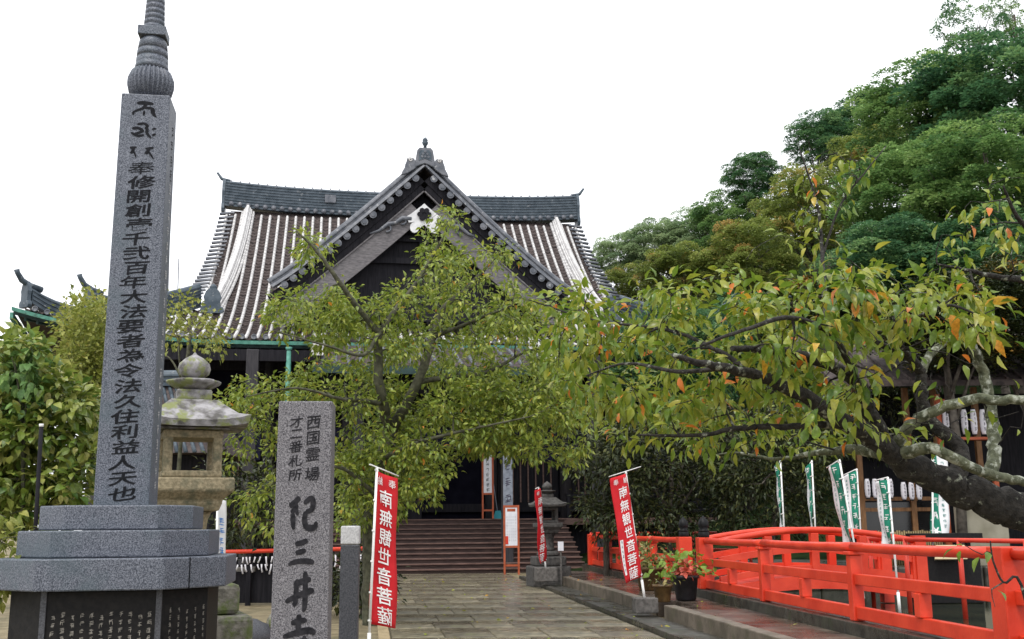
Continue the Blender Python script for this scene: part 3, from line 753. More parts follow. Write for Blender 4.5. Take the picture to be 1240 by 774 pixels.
# hall body
VF = -11.6
def tbox(name, m, u0,u1,v0,v1,z0,z1, parent=temple, bevel=0):
    mb = MB(TM); mb.box(u0,u1,v0,v1,z0,z1); return mb.build(name, m, parent, bevel=bevel)
tbox('veranda_floor', M['stair'], -13.6, 13.6, -14.9, VF, 1.72, 1.98)
tbox('plinth', M['wood_dark'], -13.0, 13.0, -14.2, -11, 0, 1.71)
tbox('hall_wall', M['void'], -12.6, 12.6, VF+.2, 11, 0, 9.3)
for u in (-12.4,-9.4,-6.4,-3.1,3.1,6.4,9.4,12.4):
    mb = MB(TM); mb.tube([(u,VF,1.98),(u,VF,9.2)], .26, 12); mb.build('column', M['wood_post'], temple)
for z in (2.3, 5.9, 6.6, 8.3):
    tbox('tie_beam', M['wood_dark'], -12.6, 12.6, VF-.1, VF+.1, z, z+.34)
for k, (a, b) in enumerate(((-12.1,-9.7),(-9.1,-6.7),(-6.1,-3.4),(-2.8,2.8),(3.4,6.1),(6.7,9.1),(9.7,12.1))):
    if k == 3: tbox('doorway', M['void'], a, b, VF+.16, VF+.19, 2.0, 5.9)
    else:
        lat = tbox('lattice_shutter', M['wood_dark'], a, b, VF+.12, VF+.19, 2.64, 5.9)
        for q in range(1, 8):
            x = a + (b-a)*q/8; tbox('lattice_bar', M['stair'], x-.03, x+.03, VF+.06, VF+.115, 2.7, 5.88, lat)
    # hanging curtain in folds under the upper beam
    mb = MB(TM); n = 30
    V = [(a+(b-a)*i/n, VF-.14+.05*math.sin(i*1.4), z) for z in (5.86, 4.5 if k != 3 else 5.0) for i in range(n+1)]
    mb.add(V, [(i,i+1,n+2+i,n+1+i) for i in range(n)], True); mb.build('curtain', M['curtain'], temple, fix=False)
# veranda rail and posts
for (a, b) in ((-13.5,-5.7),(5.7,13.5)):
    for z in (2.25, 2.55, 2.85): tbox('veranda_rail', M['wood_dark'], a, b, -14.82, -14.72, z, z+.09)
    for u in np.linspace(a+.1, b-.1, 6): tbox('rail_post', M['wood_dark'], u-.07, u+.07, -14.85, -14.69, 1.98, 2.98)
# outer eave posts
for u in (-6.9, 6.9, -12.6, 12.6):
    tbox('eave_post', M['wood_post'], u-.24, u+.24, -15.2-.24, -15.2+.24, .25, 8.6, bevel=.03)
    tbox('post_base', M['stone_grey'], u-.4, u+.4, -15.6, -14.8, 0, .25, bevel=.04)
tbox('eave_beam', M['wood_dark'], -13.2, 13.2, -15.36, -15.04, 8.15, 8.6)
# porch columns
for u in (-2.8, 2.8):
    tbox('porch_column', M['wood_post'], u-.2, u+.2, -18.0, -17.6, .3, 7.2, bevel=.04)
    tbox('column_base', M['stone_grey'], u-.36, u+.36, -18.16, -17.44, 0, .3, bevel=.04)
tbox('porch_beam', M['wood_dark'], -4.2, 4.2, -17.95, -17.65, 6.6, 7.19)
# stairs, each tread and riser a piece
ns = 11; v0 = -18.7; run = .37; rise = 1.98/ns
for k in range(ns):
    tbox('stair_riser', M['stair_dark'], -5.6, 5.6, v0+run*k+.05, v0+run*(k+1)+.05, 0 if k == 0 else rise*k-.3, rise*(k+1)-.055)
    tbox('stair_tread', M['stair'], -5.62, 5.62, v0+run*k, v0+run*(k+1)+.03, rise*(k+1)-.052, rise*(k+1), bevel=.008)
# two lightning rods on the far side of the roof
for px_, y0_, y1_ in ((205,298,352),(216.5,313,352)):
    Yr = T(-RU-1,3,0).y; a = at(px_, y1_, Yr); b = at(px_, y0_, Yr)
    mb = MB(); mb.tube([(a.x,a.y,a.z-3), b], .03, 5); mb.build('lightning_rod', M['tile_mid'], temple)
# ================================================================ OBJECTS
rr = random.Random(11)
BOLD = .018
# ---------------------------------------------------------------- tall memorial pillar
PY = 9.6
pb = at(138, 613, PY); PZ = pb.z                       # foot of the shaft front
PYAW = 9.5
PM = yawM((pb.x + .02, PY + .24, 0), PYAW)
pillar = thing('memorial_pillar', PM @ Vector((0,0,0)), 'tall square granite memorial pillar with ringed spire on stepped base', 'monument')
def octo(a, b): return [(-a,-b),(a,-b),(b,-a),(b,a),(a,b),(-a,b),(-b,a),(-b,-a)]
hw0, hw1 = .236, .222
zt = at(147, 113, PY).z
mb = MB(PM)
mb.add([(x*h, y*h, z) for h, z in ((hw0,PZ),(hw1,zt)) for x, y in ((-1,-1),(1,-1),(1,1),(-1,1))], [(3,2,1,0),(4,5,6,7),(0,1,5,4),(1,2,6,5),(2,3,7,6),(3,0,4,7)])
shaft = mb.build('shaft', M['granite'], pillar, bevel=.012)
z1 = PZ; z2 = z1 - .205; z3 = z2 - .225; z4 = z3 - .26
for (za, zb, a, b) in ((z2,z1,.38,.64),(z3,z2-.004,.44,.79),(z4,z3-.004,.50,.95)):
    mb = MB(PM); mb.prism(octo(a,b), za, zb); mb.build('plinth_tier', M['granite'], pillar, bevel=.012)
for (x, z0_, z1_, a, b) in ((.50+.18, z4, z3-.004, .50, .95),):          # open joint in the lowest tier
    mb = MB(PM); q = b - (x - a) + .002
    mb.bar((x-.004,-q,z0_+.002),(x-.004,-q,z1_-.002), .012, .006, up=(1,-1,0)); mb.build('joint_line', M['ink'], pillar)
mb = MB(PM); mb.prism(octo(.46,.80), 0.12, z4-.004); body = mb.build('inscribed_base', M['panel_black'], pillar, bevel=.01)
mb = MB(PM); mb.prism(octo(.60,1.0), 0, .12); mb.build('footing', M['granite_dark'], pillar, bevel=.02)
for x in (-.45, .45):
    mb = MB(PM); mb.bar((x,-.802,.12),(x,-.802,z4-.006), .045, .03, up=(0,1,0)); mb.build('corner_strip', M['granite_dark'], body)
# engraved columns of small writing
mb = MB(); R3 = PM.to_3x3()
items = []
for c in range(11):
    x = .38 - c*.075; top = z4 - .18 - rr.uniform(0,.05)
    for k in range(14):
        v, f = scribble(rr); items.append((v, f, x, top - k*.062, .05, .055))
inscribe(mb, items, plane(PM @ Vector((0,-.80,0)), R3 @ Vector((1,0,0)), (0,0,1), R3 @ Vector((0,-1,0))))
items = []
for c in range(5):
    x = -.14 + c*.085; top = z4 - .16 - rr.uniform(0,.06)
    for k in range(14):
        v, f = scribble(rr); items.append((v, f, x, top - k*.058, .032, .05))
s2 = math.sqrt(.5)
inscribe(mb, items, plane(PM @ Vector((.63,-.63,0)), R3 @ Vector((s2,s2,0)), (0,0,1), R3 @ Vector((s2,-s2,0))))
mb.build('small_inscription', M['engrave'], body, fix=False)['kind'] = 'stuff'
# main inscription
TXT = '奉修開創壱千弐百年大法要者為令法久住利益人天也'
glyphs(TXT, BOLD)
bonji = [
 [[(-.30,.40,.16),(-.05,.44,.22),(.30,.40,.16)], [(.02,.40,.14),(-.05,.15,.14),(-.38,-.10,.10),(-.42,-.30,.06)], [(-.05,.15,.12),(.25,.12,.16),(.30,-.15,.15),(.42,-.38,.07)], [(-.02,-.02,.08),(-.04,-.30,.09)]],
 [[(-.25,.36,.14),(-.02,.44,.14),(.12,.30,.12),(.05,.12,.10)], [(-.42,.10,.16),(-.20,.16,.15),(-.05,-.02,.14),(-.30,-.18,.14)], [(-.45,-.12,.12),(-.2,-.3,.14),(.02,-.22,.1)], [(.14,.18,.10),(.12,-.1,.12),(.28,-.40,.09)], [(.34,.18,.18),(.40,.12,.18)], [(.34,-.16,.18),(.42,-.22,.18)]],
 [[(-.46,.22,.14),(-.22,.30,.12)], [(-.32,.28,.10),(-.36,.0,.12),(-.44,-.06,.1)], [(-.30,.02,.08),(-.22,-.30,.05)], [(.10,.22,.14),(.40,.30,.12)], [(.26,.28,.10),(.16,-.0,.12),(.10,-.08,.1)], [(.24,.02,.10),(.42,-.36,.05)]]]
items = []; H = zt - PZ
for k, st in enumerate(bonji):
    v, f = brush(st); yy = at(150, (133, 158, 184)[k], PY).z - PZ; items.append((v, f, -.0, yy, .25, .17))
ya = at(150, 203, PY).z - PZ; yb = at(150, 598, PY).z - PZ
for k, ch in enumerate(TXT):
    v, f = _G[(ch, BOLD)]; yy = ya + (yb-ya)*k/(len(TXT)-1)
    items.append((brushed(v), f, .012*math.sin(k*2.1), yy, .245, .134))
batter = (hw1 - hw0)/H
n_ = (R3 @ Vector((0,-1,-batter))).normalized()
fn = lambda x, y, l=0: PM @ Vector((x, -(hw0 + batter*y) - .003 - l, PZ + y))
for it in items: mb = MB(); inscribe(mb, [it], fn); mb.build('character', M['ink'], shaft, fix=False)['kind'] = 'stuff'
items = []
for k in range(26):
    v, f = scribble(rr); yy = at(205, 148 + 17.6*k, PY).z - PZ; items.append((v, f, .03, yy, .15, .15 if k < 4 else .12))
fn2 = lambda x, y, l=0: PM @ Vector((hw0 + batter*y + .003 + l, x, PZ + y))
mb = MB(); inscribe(mb, items[:4], fn2); mb.build('side_inscription', M['ink'], shaft, fix=False)['kind'] = 'stuff'
mb = MB(); inscribe(mb, items[4:], fn2); mb.build('side_inscription', M['granite_pale'], shaft, fix=False)['kind'] = 'stuff'
# spire
q = lambda px_, py_: at(px_, py_, PY + .2).z
c = PM @ Vector((0,0,0)); f0 = zt
mb = MB(); SPM = Matrix.Translation((c.x,c.y,f0)) @ Matrix.Diagonal((1.14,1.14,1.22,1)) @ Matrix.Translation((-c.x,-c.y,-f0)); mb = MB(SPM); mb.lathe([(.07,0),(.12,.02),(.175,.07),(.193,.14),(.19,.19),(.165,.25),(.12,.285),(.05,.29)], (c.x,c.y,f0+.0), 168, 28, .15)
sp = mb.build('lotus_ball', M['granite'], pillar)
h = f0 + .27; mb = MB(SPM)
mb.lathe([(.14,0),(.135,.04),(.13,.045),(.133,.06),(.132,.095),(.122,.10),(.122,.112),(.13,.115),(.127,.16),(.117,.165),(.117,.178),(.123,.18),(.115,.24),(.09,.275),(.03,.28)], (c.x,c.y,h), 28); mb.build('bell_neck', M['granite'], pillar)
h2 = h + .27; mb = MB(SPM @ yawM((c.x,c.y,0), PYAW)); mb.box(-.115,.115,-.115,.115,h2,h2+.075); mb.build('square_plate', M['granite'], pillar, bevel=.006)
prof = []; z = 0
for k in range(13):
    rr_ = .088 - .0022*k; prof += [(rr_*.86,z),(rr_,z+.008),(rr_,z+.034),(rr_*.86,z+.042)]; z += .046
prof += [(.075,z),(.085,z+.02),(.085,z+.05),(.06,z+.06),(.065,z+.10),(.05,z+.16),(.012,z+.22)]
mb = MB(SPM); mb.lathe(prof, (c.x,c.y,h2+.075), 24); mb.build('ringed_spire', M['granite'], pillar)

# ---------------------------------------------------------------- stone name post
SY = 8.0
a = at(338, 486, SY); b = at(402.5, 486, SY); w = b.x - a.x
NM = yawM(((a.x+b.x)/2, SY, 0), 5.0)
npost = thing('name_post', NM @ Vector((0,.15,0)), 'speckled grey stone post with large carved characters beside small bollard', 'stone post')
mb = MB(NM); hw = w/2; top = a.z
mb.add([(x*k*hw, y, z) for z, k in ((0,1.045),(top,1.0)) for x, y in ((-1,0),(1,0),(1,.3),(-1,.3))], [(3,2,1,0),(4,5,6,7),(0,1,5,4),(1,2,6,5),(2,3,7,6),(3,0,4,7)])
st = mb.build('stone', M['granite_post'], npost, bevel=.012, seg=3)
mb = MB(NM); mb.box(-.42,.42,-.2,.5,0,.16); mb.build('footing', M['granite_dark'], npost, bevel=.02)
glyphs('西国霊場才二番札所', .010)
N3 = NM.to_3x3(); pl = plane(NM @ Vector((0,0,0)), N3 @ Vector((1,0,0)), (0,0,1), N3 @ Vector((0,-1,0)), .0035)
zy = lambda py_: at(370, py_, SY).z
items = []
for ch, py_ in zip('西国霊場', (511,530,550,574)): v, f = _G[(ch,.010)]; items.append((brushed(v,.1), f, .062, zy(py_), .112, .112))
for ch, py_ in zip('才二番札所', (511,525,541,558,575)): v, f = _G[(ch,.010)]; items.append((brushed(v,.1), f, -.062, zy(py_), .10, .092))
KI = [[(-.10,.46,.13),(-.28,.30,.14),(-.44,.20,.12)], [(-.30,.27,.12),(-.22,.18,.13),(-.38,.02,.10)], [(-.22,.18,.08),(-.16,-.05,.09)], [(-.32,.02,.12),(-.30,-.30,.12),(-.26,-.44,.06)],
      [(.04,.28,.10),(.25,.42,.13),(.34,.34,.14),(.30,.12,.13),(.10,.04,.10)], [(.10,.06,.12),(.07,-.20,.13),(.16,-.38,.14),(.40,-.38,.14),(.46,-.22,.08)]]
SAN = [[(-.22,.26,.13),(.02,.32,.15),(.20,.40,.12)], [(-.20,-.02,.12),(.0,.03,.14),(.15,.07,.10)], [(-.44,-.40,.08),(-.20,-.30,.13),(.20,-.28,.15),(.44,-.34,.12)]]
SEI = [[(-.22,.16,.12),(.10,.26,.13),(.34,.30,.10)], [(-.48,-.26,.10),(-.10,-.12,.12),(.30,.0,.13),(.44,.0,.09)], [(-.12,.30,.11),(-.14,-.02,.13),(-.16,-.28,.12),(-.24,-.34,.07)], [(.14,.50,.13),(.16,.1,.13),(.15,-.36,.13),(.10,-.52,.05)]]
JI = [[(-.26,.36,.12),(.0,.42,.13),(.22,.44,.10)], [(-.02,.60,.13),(-.03,.32,.13),(-.05,.12,.12)], [(-.50,.0,.10),(-.1,.10,.14),(.30,.16,.15),(.50,.08,.11)],
      [(-.34,-.20,.11),(.1,-.12,.12),(.38,-.14,.10)], [(.16,.02,.12),(.16,-.36,.13),(.02,-.54,.10),(-.12,-.46,.06)], [(-.2,-.32,.12),(-.1,-.42,.10)]]
for st_, py_, sx, sy in ((KI,622,.22,.26),(SAN,669,.21,.22),(SEI,716,.22,.28),(JI,771,.23,.26)):
    v, f = brush([[(x_, y_, w_*1.25) for x_, y_, w_ in q_] for q_ in st_], 6); items.append((v, f, .0, zy(py_), sx, sy))
for it in items: mb = MB(); inscribe(mb, [it], pl); mb.build('character', M['carve_shade'], st, fix=False)['kind'] = 'stuff'

# ---------------------------------------------------------------- little granite post with pale cap
BY = 9.2
a = at(413, 637, BY); b = at(435, 637, BY)
bl = thing('bollard', ((a.x+b.x)/2, BY, 0), 'slim dark granite bollard with pale cap beside the carved post', 'bollard')
mb = MB(yawM(((a.x+b.x)/2, BY, 0), 4)); w = (b.x-a.x)/2; zc = at(424,660,BY).z
mb.box(-w,w,0,2*w,0,zc); mb.build('shaft', M['granite_dark'], bl, bevel=.006)
mb = MB(yawM(((a.x+b.x)/2, BY, 0), 4)); mb.box(-w-.001,w+.001,-.001,2*w+.001,zc+.003,a.z); mb.build('cap', M['granite_pale'], bl, bevel=.012)

# ---------------------------------------------------------------- stone lanterns
def stone_lantern(label, base, H, yaw, mats=('lantern','lantern_moss','stone_moss'), simple=False):
    """base = ground point, H = overall height; square-sided lantern in the classic stack"""
    k = H / 3.55; m0, m1, m2 = (M[x] for x in mats)
    t = thing('stone_lantern', base, label, 'lantern'); LM = yawM(base, yaw) @ Matrix.Scale(k, 4)
    def part(nm, m, fn, bev=.02): mb = MB(LM); fn(mb); return mb.build(nm, m, t, bevel=bev*k)
    sqp = lambda a: [(-a,-a),(a,-a),(a,a),(-a,a)]
    hexp = lambda a, o=0: [(a*math.cos(R(60*i+o)), a*math.sin(R(60*i+o))) for i in range(6)]
    part('base_stone', m2, lambda m: m.prism(sqp(.66),0,.70), .05)
    part('base_stone', m2, lambda m: m.prism(sqp(.53),.705,1.02), .05)
    part('base_stone', m0, lambda m: m.lathe([(.36,1.025),(.40,1.06),(.38,1.14),(.28,1.2),(.02,1.205)], n=24))
    part('post', m0, lambda m: m.lathe([(.02,1.206),(.24,1.207),(.22,1.27),(.20,1.36),(.20,1.5),(.22,1.70),(.26,1.78),(.02,1.782)], n=24), 0)
    part('platform', m0, lambda m: [m.add([(x*h,y*h,z) for h,z in ((.30,1.785),(.33,1.87),(.33,1.90),(.44,2.0),(.44,2.14)) for x,y in ((-1,-1),(1,-1),(1,1),(-1,1))],
         [(3,2,1,0),(16,17,18,19)]+[(4*q+i,4*q+(i+1)%4,4*q+4+(i+1)%4,4*q+4+i) for q in range(4) for i in range(4)])])
    fb = MB(LM)                               # firebox: four corner posts, sill and head
    for sx in (-1,1):
        for sy in (-1,1): fb.box(*sorted((sx*.31,sx*.21)), *sorted((sy*.31,sy*.21)), 2.145, 2.62)
    fb.box(-.315,.315,-.315,.315,2.146,2.22); fb.box(-.315,.315,-.315,.315,2.57,2.66); fb.build('firebox', m0, t, bevel=.02*k)
    rf = MB(LM)                               # roof with drooping corners
    prof = [(.55,2.68,.02),(.57,2.75,.03),(.45,2.84,0),(.33,2.93,0),(.25,3.0,0)]
    V = []; n = 8
    for (rad, z, up) in prof:
        for i in range(4*n):
            sd = i // n; tt = (i % n)/n*2-1
            x, y = (tt,-1) if sd == 0 else (1,tt) if sd == 1 else (-tt,1) if sd == 2 else (-1,-tt)
            V.append((x*rad, y*rad, z + up*abs(tt)**3*2.2))
    m_ = 4*n; F = [(q*m_+i, q*m_+(i+1)%m_, (q+1)*m_+(i+1)%m_, (q+1)*m_+i) for q in range(4) for i in range(m_)]
    F += [tuple(range(m_))[::-1], tuple(4*m_+i for i in range(m_))]
    rf.add(V, F); rf.box(-.37,.37,-.37,.37,2.665,2.684); rf.build('roof', m1, t)
    part('finial_base', m1, lambda m: m.prism(sqp(.19),3.0,3.12))
    part('finial_collar', m1, lambda m: m.lathe([(.16,3.12),(.30,3.20),(.31,3.235),(.20,3.24),(.12,3.26)], n=24, flute=6, famp=.12))
    part('jewel', m1, lambda m: m.lathe([(.10,3.26),(.165,3.31),(.18,3.37),(.165,3.43),(.10,3.49),(.03,3.53),(.008,3.56)], n=20), 0)
    return t
LY = 12.2
lc = at(228, 600, LY); stone_lantern('weathered square stone lantern with mossy roof behind the tall pillar', (lc.x, LY, 0), at(231,428,LY).z, 22)
lc = at(664, 690, 30.5); stone_lantern('small dark stone lantern standing by the foot of the stairs', (lc.x, 30.5, 0), at(662,583,30.5).z, 10, ('lantern_dark','lantern_dark','lantern_dark'))

# ---------------------------------------------------------------- nobori banners
def banner(label, group, foot, top, corner, drop, m_cloth, text, m_text, mirror=False, base=None, bow=.05, extra=None, arm=.1, rpole=.016, band=None, lean_bottom=(0,0,0), mk=1.0):
    """foot, top: pole ends; corner: far end of the cloth's top edge; drop: cloth length as a fraction of the pole"""
    foot = Vector(foot); top = Vector(top); corner = Vector(corner); ax = (foot - top)
    t = thing('banner', foot, label, 'banner', group)
    mb = MB(); mb.tube([foot, top], rpole, 8); pole = mb.build('pole', M['white_pole'], t)
    mb = MB(); mb.tube([foot, foot + (top-foot)*.16], rpole*1.45, 8); mb.build('pole_sleeve', M['white_pole'], t)
    ed = corner - top; n_ = ed.cross(ax).normalized()
    mb = MB(); mb.tube([top - ed*arm, corner + ed*.06], rpole*.55, 6); mb.build('cross_arm', M['white_pole'], t)
    lb = Vector(lean_bottom); off0 = ax*.015
    def C(s, q, l=0):
        e = ed*s; p = top + off0 + ax*(drop*q) + e*(.10+.90) + lb*(q*q)*s
        p += n_ * (bow*math.sin(3.1*s + 2.6*q) + bow*.5*math.sin(9*q + 4*s)) + n_*l
        return p
    n, m = 8, 28; th = .0015; V = []
    for l in (th, -th):
        for j in range(m+1):
            for i in range(n+1): V.append(C(.03+.97*i/n, j/m, l))
    K = (n+1)*(m+1); F = []
    for j in range(m):
        for i in range(n):
            a = j*(n+1)+i; F.append((a,a+1,a+n+2,a+n+1)); F.append((K+a+n+1,K+a+n+2,K+a+1,K+a))
    for j in range(m):
        a = j*(n+1); F += [(a,a+n+1,K+a+n+1,K+a), (a+n,K+a+n,K+a+n+n+1,a+n+n+1)]
    for i in range(n):
        F += [(i,K+i,K+i+1,i+1), (m*(n+1)+i,m*(n+1)+i+1,K+m*(n+1)+i+1,K+m*(n+1)+i)]
    mb = MB(); mb.add(V, F, True); cl = mb.build('cloth', m_cloth, t, fix=False)
    for q in (0, .2, .4, .6, .8, .98):
        mb = MB(); p = top + off0 + ax*(drop*q); mb.bar(p - ed*.05, C(.06,q), .03, .02); mb.build('tab', M['white_pole'], t)
    if band is not None:
        s0, s1, mt = band; mb = MB()
        for l in (.008, -.008):
            V = [C(s0+(s1-s0)*i/2, j/m, l) for j in range(m+1) for i in range(3)]; mb.add(V, [(j*3+i,j*3+i+1,j*3+i+4,j*3+i+3) for j in range(m) for i in range(2)])
        mb.build('colour_band', mt, cl, fix=False)
    asp = ed.length/(ax.length*drop)
    for (v, f, cs, cq, h) in text:
        mb = MB()
        for l in (.016, -.016):
            mb.add([C(min(1.02,max(0,cs + (-1 if mirror else 1)*p[0]*h/asp*mk)), min(1,max(0,cq - p[1]*h)), l + (p[2] if len(p) > 2 else 0)*(1 if l > 0 else -1)) for p in v], f)
        mb.build('character', m_text, cl, fix=False)['kind'] = 'stuff'
    if extra: extra(C, cl, asp)
    if base is not None:
        w, h = base; mb = MB(yawM((foot.x,foot.y,foot.z-h), 8)); mb.box(-w,w,-w*.8,w*.8,0,h+.06); mb.build('base_block', M['stone_grey'], t, bevel=.02)
    return t
NAMU = '南無観世音菩薩'
glyphs(NAMU + '奉納', .010)
def namu(cx_=.5, flip=False):
    L_ = [(brushed(_G[(c,.010)][0],.05,.01), _G[(c,.010)][1], cx_, .165 + .128*i, .118) for i, c in enumerate(NAMU)]
    a, b = ('奉','納')
    L_ += [(_G[(a,.010)][0], _G[(a,.010)][1], .76 if flip else .24, .055, .062), (_G[(b,.010)][0], _G[(b,.010)][1], .24 if flip else .76, .055, .062)]
    return L_
# left banner, seen from behind: letters run mirrored
Y1 = 13.4
foot = at(445.5, 799, Y1); top = at(456.5, 566, Y1); cor = at(481, 576, Y1 + .33)
banner('red banner with white characters seen reversed, planted beside the small bollard', 'red prayer banners', (foot.x,foot.y,.0), top, cor, .78, M['cloth_red'],
       namu(.52, False) if False else [(v,f,1-cs if i>6 else cs,q_,h) for i,(v,f,cs,q_,h) in enumerate(namu(.5))], M['print_white'], mirror=True, arm=.35, bow=.03, lean_bottom=(.05,0,0))
Y2 = 19.4
foot = at(781, 728, Y2); top = at(757.5, 571, Y2); cor = at(738.5, 577, Y2 - .30)
def tagstrip(C, cl, asp):
    mb = MB()
    for l in (.018,-.018):
        V = [C(s,q,l) for q in np.linspace(.60,.93,8) for s in (.80,.96)]; mb.add(V, [(2*i,2*i+1,2*i+3,2*i+2) for i in range(7)])
    st_ = mb.build('name_strip', M['print_white'], cl, fix=False)
    mb = MB(); r_ = random.Random(4)
    for l in (.022,-.022):
        for k in range(7):
            v, f = scribble(r_); mb.add([C(.88 + p[0]*.13, .625 + k*.044 - p[1]*.036, l) for p in v], f)
    mb.build('strip_writing', M['print_ink'], st_, fix=False)['kind'] = 'stuff'
banner('red banner with white characters on stone block beside the flower pots', 'red prayer banners', foot, top, cor, .80, M['cloth_red'],
       [(v,f,(1-cs) if True else cs,q_,h) for (v,f,cs,q_,h) in namu(.56)], M['print_white'], mirror=True, arm=1.0, bow=.03, extra=tagstrip, base=(.2,.2), lean_bottom=(.02,0,0))
Y3 = 29.3
foot = at(661, 690, Y3); top = at(652, 590, Y3); cor = at(648.5, 592, Y3 - .45)
banner('narrow red banner seen nearly edge on beside the dark stone lantern', 'red prayer banners', foot, top, cor, .88, M['cloth_red'], [(v,f,1-cs,q_,h) for (v,f,cs,q_,h) in namu(.5)], M['print_white'], mirror=True, arm=.05, bow=.06, base=(.28,.3))
# block under the second banner stands on the ledge
# small white banner with blue writing behind the pillar base
rb = random.Random(5)
Y4 = 16.0
foot = at(262, 742, Y4); top = at(263.5, 598, Y4); cor = at(273.5, 604, Y4 + .3)
banner('white banner with bold blue writing between pillar base and lantern', 'white banners', (foot.x,foot.y,0), top, cor, .80, M['cloth_white'], [(*scribble(rb), .5, .2+.085*k, .085) for k in range(10)], M['print_blue'], arm=.1, bow=.02, mk=1.5)
# green and white banners by the pond
snow = brush([[(.45*math.cos(R(60*i)), .45*math.sin(R(60*i)), .2), (-.45*math.cos(R(60*i)), -.45*math.sin(R(60*i)), .2)] for i in range(3)], 2)
def pond_banner(label, foot, top, cor, side=1, mk=1.0, drop=.86):
    green = []
    txt = [(*scribble(rb), .22, .10+.16*k, .13) for k in range(5)] + [(*snow, .22, .92, .13)]
    def ext(C, cl, asp):
        mb = MB(); r_ = random.Random(rb.random())
        for l in (.014,-.014):
            for k in range(13):
                v, f = scribble(r_); mb.add([C(.70 + p[0]*.26, .10 + k*.062 - p[1]*.05, l) for p in v], f)
        mb.build('column_writing', M['print_green'], cl, fix=False)['kind'] = 'stuff'
    return banner(label, 'green and white banners', foot, top, cor, drop, M['cloth_white'], txt, M['print_white'], band=(.0 if side > 0 else .03,.46,M['cloth_green']), extra=ext, arm=.03, bow=.05, rpole=.02, mk=mk)
def pbn(label, f, t, c, Y, dY, z=None, yend=640):
    foot = at(*f, Y); top = at(*t, Y); cor = at(*c, Y + dY)
    if z is not None:
        d = (foot - top); k = (z - top.z)/d.z; foot = top + d*k
    pond_banner(label, foot, top, cor, drop=min(.9, (top.z - at(t[0], yend, Y).z)/(top.z - foot.z)))
# (cloth hangs on the far side of the pole as in the picture)
pbn('pale banner seen edge on, leftmost of the row before the dark trees', (950,650), (945,558), (938,566), 26.5, .35, .5, 636)
pbn('green edged banner seen edge on between the pale banner and the leaning pair', (988,655), (983,558), (975,570), 25.6, .4, .5, 642)
pbn('green and white banner leaning over the arched red bridge end', (1038,680), (1016.5,557), (1002,566), 20.0, .45, .30, 657)
pbn('green and white banner standing upright behind the leaning one', (1043,660), (1037.5,568), (1020,576), 24.5, .25, .5, 641)
pbn('green and white banner in front of the reed screen', (1085,690), (1075,578), (1059,582), 19.5, .25, .05, 659)
pbn('green and white banner beside the plain tan wall', (1130,690), (1129,545), (1146,550), 23.0, .2, .05, 648)

# ---------------------------------------------------------------- red fence
def red_post(mb, x, y, z0, z1, w, yaw):
    m = MB(yawM((x,y,0), yaw)); m.box(-w/2,w/2,-w/2,w/2,z0,z1); mb.add(m.v, m.f)
FYAW = math.degrees(math.atan(.0843))
def fence(label, ys, z0=.445, h=.95, big=()):
    y0, y1 = min(ys), max(ys)
    t = thing('red_fence', (FL(y0), y0, z0), label, 'fence', 'red fences by the pond')
    for i, y in enumerate(ys):
        w = .27 if i in big else .15; zt_ = z0 + (h + .0 if i in big else h-.16)
        mb = MB(); red_post(mb, FL(y), y, z0, zt_, w, FYAW); p = mb.build('post', M['red'], t, bevel=.012)
        if i not in big:
            mb = MB(); red_post(mb, FL(y), y, zt_+.002, z0+h-.115, .20, FYAW); mb.build('post_block', M['red'], p, bevel=.01)
    for a, b in zip(ys, ys[1:]):
        s = 1 if b > a else -1; ga = .137 if ys.index(a) in big else .078; gb = .137 if ys.index(b) in big else .078
        a2, b2 = a + s*ga, b - s*gb; ta, tb = a + s*(.137 if ys.index(a) in big else 0), b - s*(.137 if ys.index(b) in big else 0)
        n = 8; P = [(FL(ta+(tb-ta)*i/n), ta+(tb-ta)*i/n, z0+h-.06 - .012*math.sin(math.pi*i/n)) for i in range(n+1)]
        mb = MB(); mb.tube(P, .058, 12); mb.build('top_rail', M['red'], t)
        for zz, hh in ((.50,.13),(.10,.15)):
            mb = MB(); mb.bar((FL(a2),a2,z0+zz),(FL(b2),b2,z0+zz), .09, hh); mb.build('rail', M['red'], t, bevel=.01)
        k = 2
        for q in range(1, k):
            y = a + (b-a)*q/k; mb = MB(); red_post(mb, FL(y), y, z0+.177, z0+.433, .14, FYAW); mb.build('strut', M['red'], t, bevel=.01)
    return t
yn = [20.9, 17.3, 13.7, 10.1, 6.9]
fence('red wooden pond fence running from the black capped post to the thick square post', yn, big=(0,3))
fence('red wooden pond fence running on past the black capped post towards the stairs', [22.5, 25.5, 28.5, 31.5, 34.6], big=(0,4))
def giboshi(y, label):
    o = thing('post_finial', (FL(y), y, .445+.95), label, 'finial', 'black post finials')
    mb = MB(); mb.lathe([(.10,0),(.105,.01),(.105,.09),(.09,.105),(.105,.12),(.105,.135),(.075,.15),(.10,.20),(.105,.26),(.08,.33),(.035,.37),(.01,.41)], (FL(y),y,.445+.95), 18); mb.build('cap', M['black_metal'], o)
    return o
giboshi(20.9, 'black onion-shaped finial on the fence post next to the dark flower pot')
giboshi(22.5, 'black onion-shaped finial on the bridge post nearer the stairs')

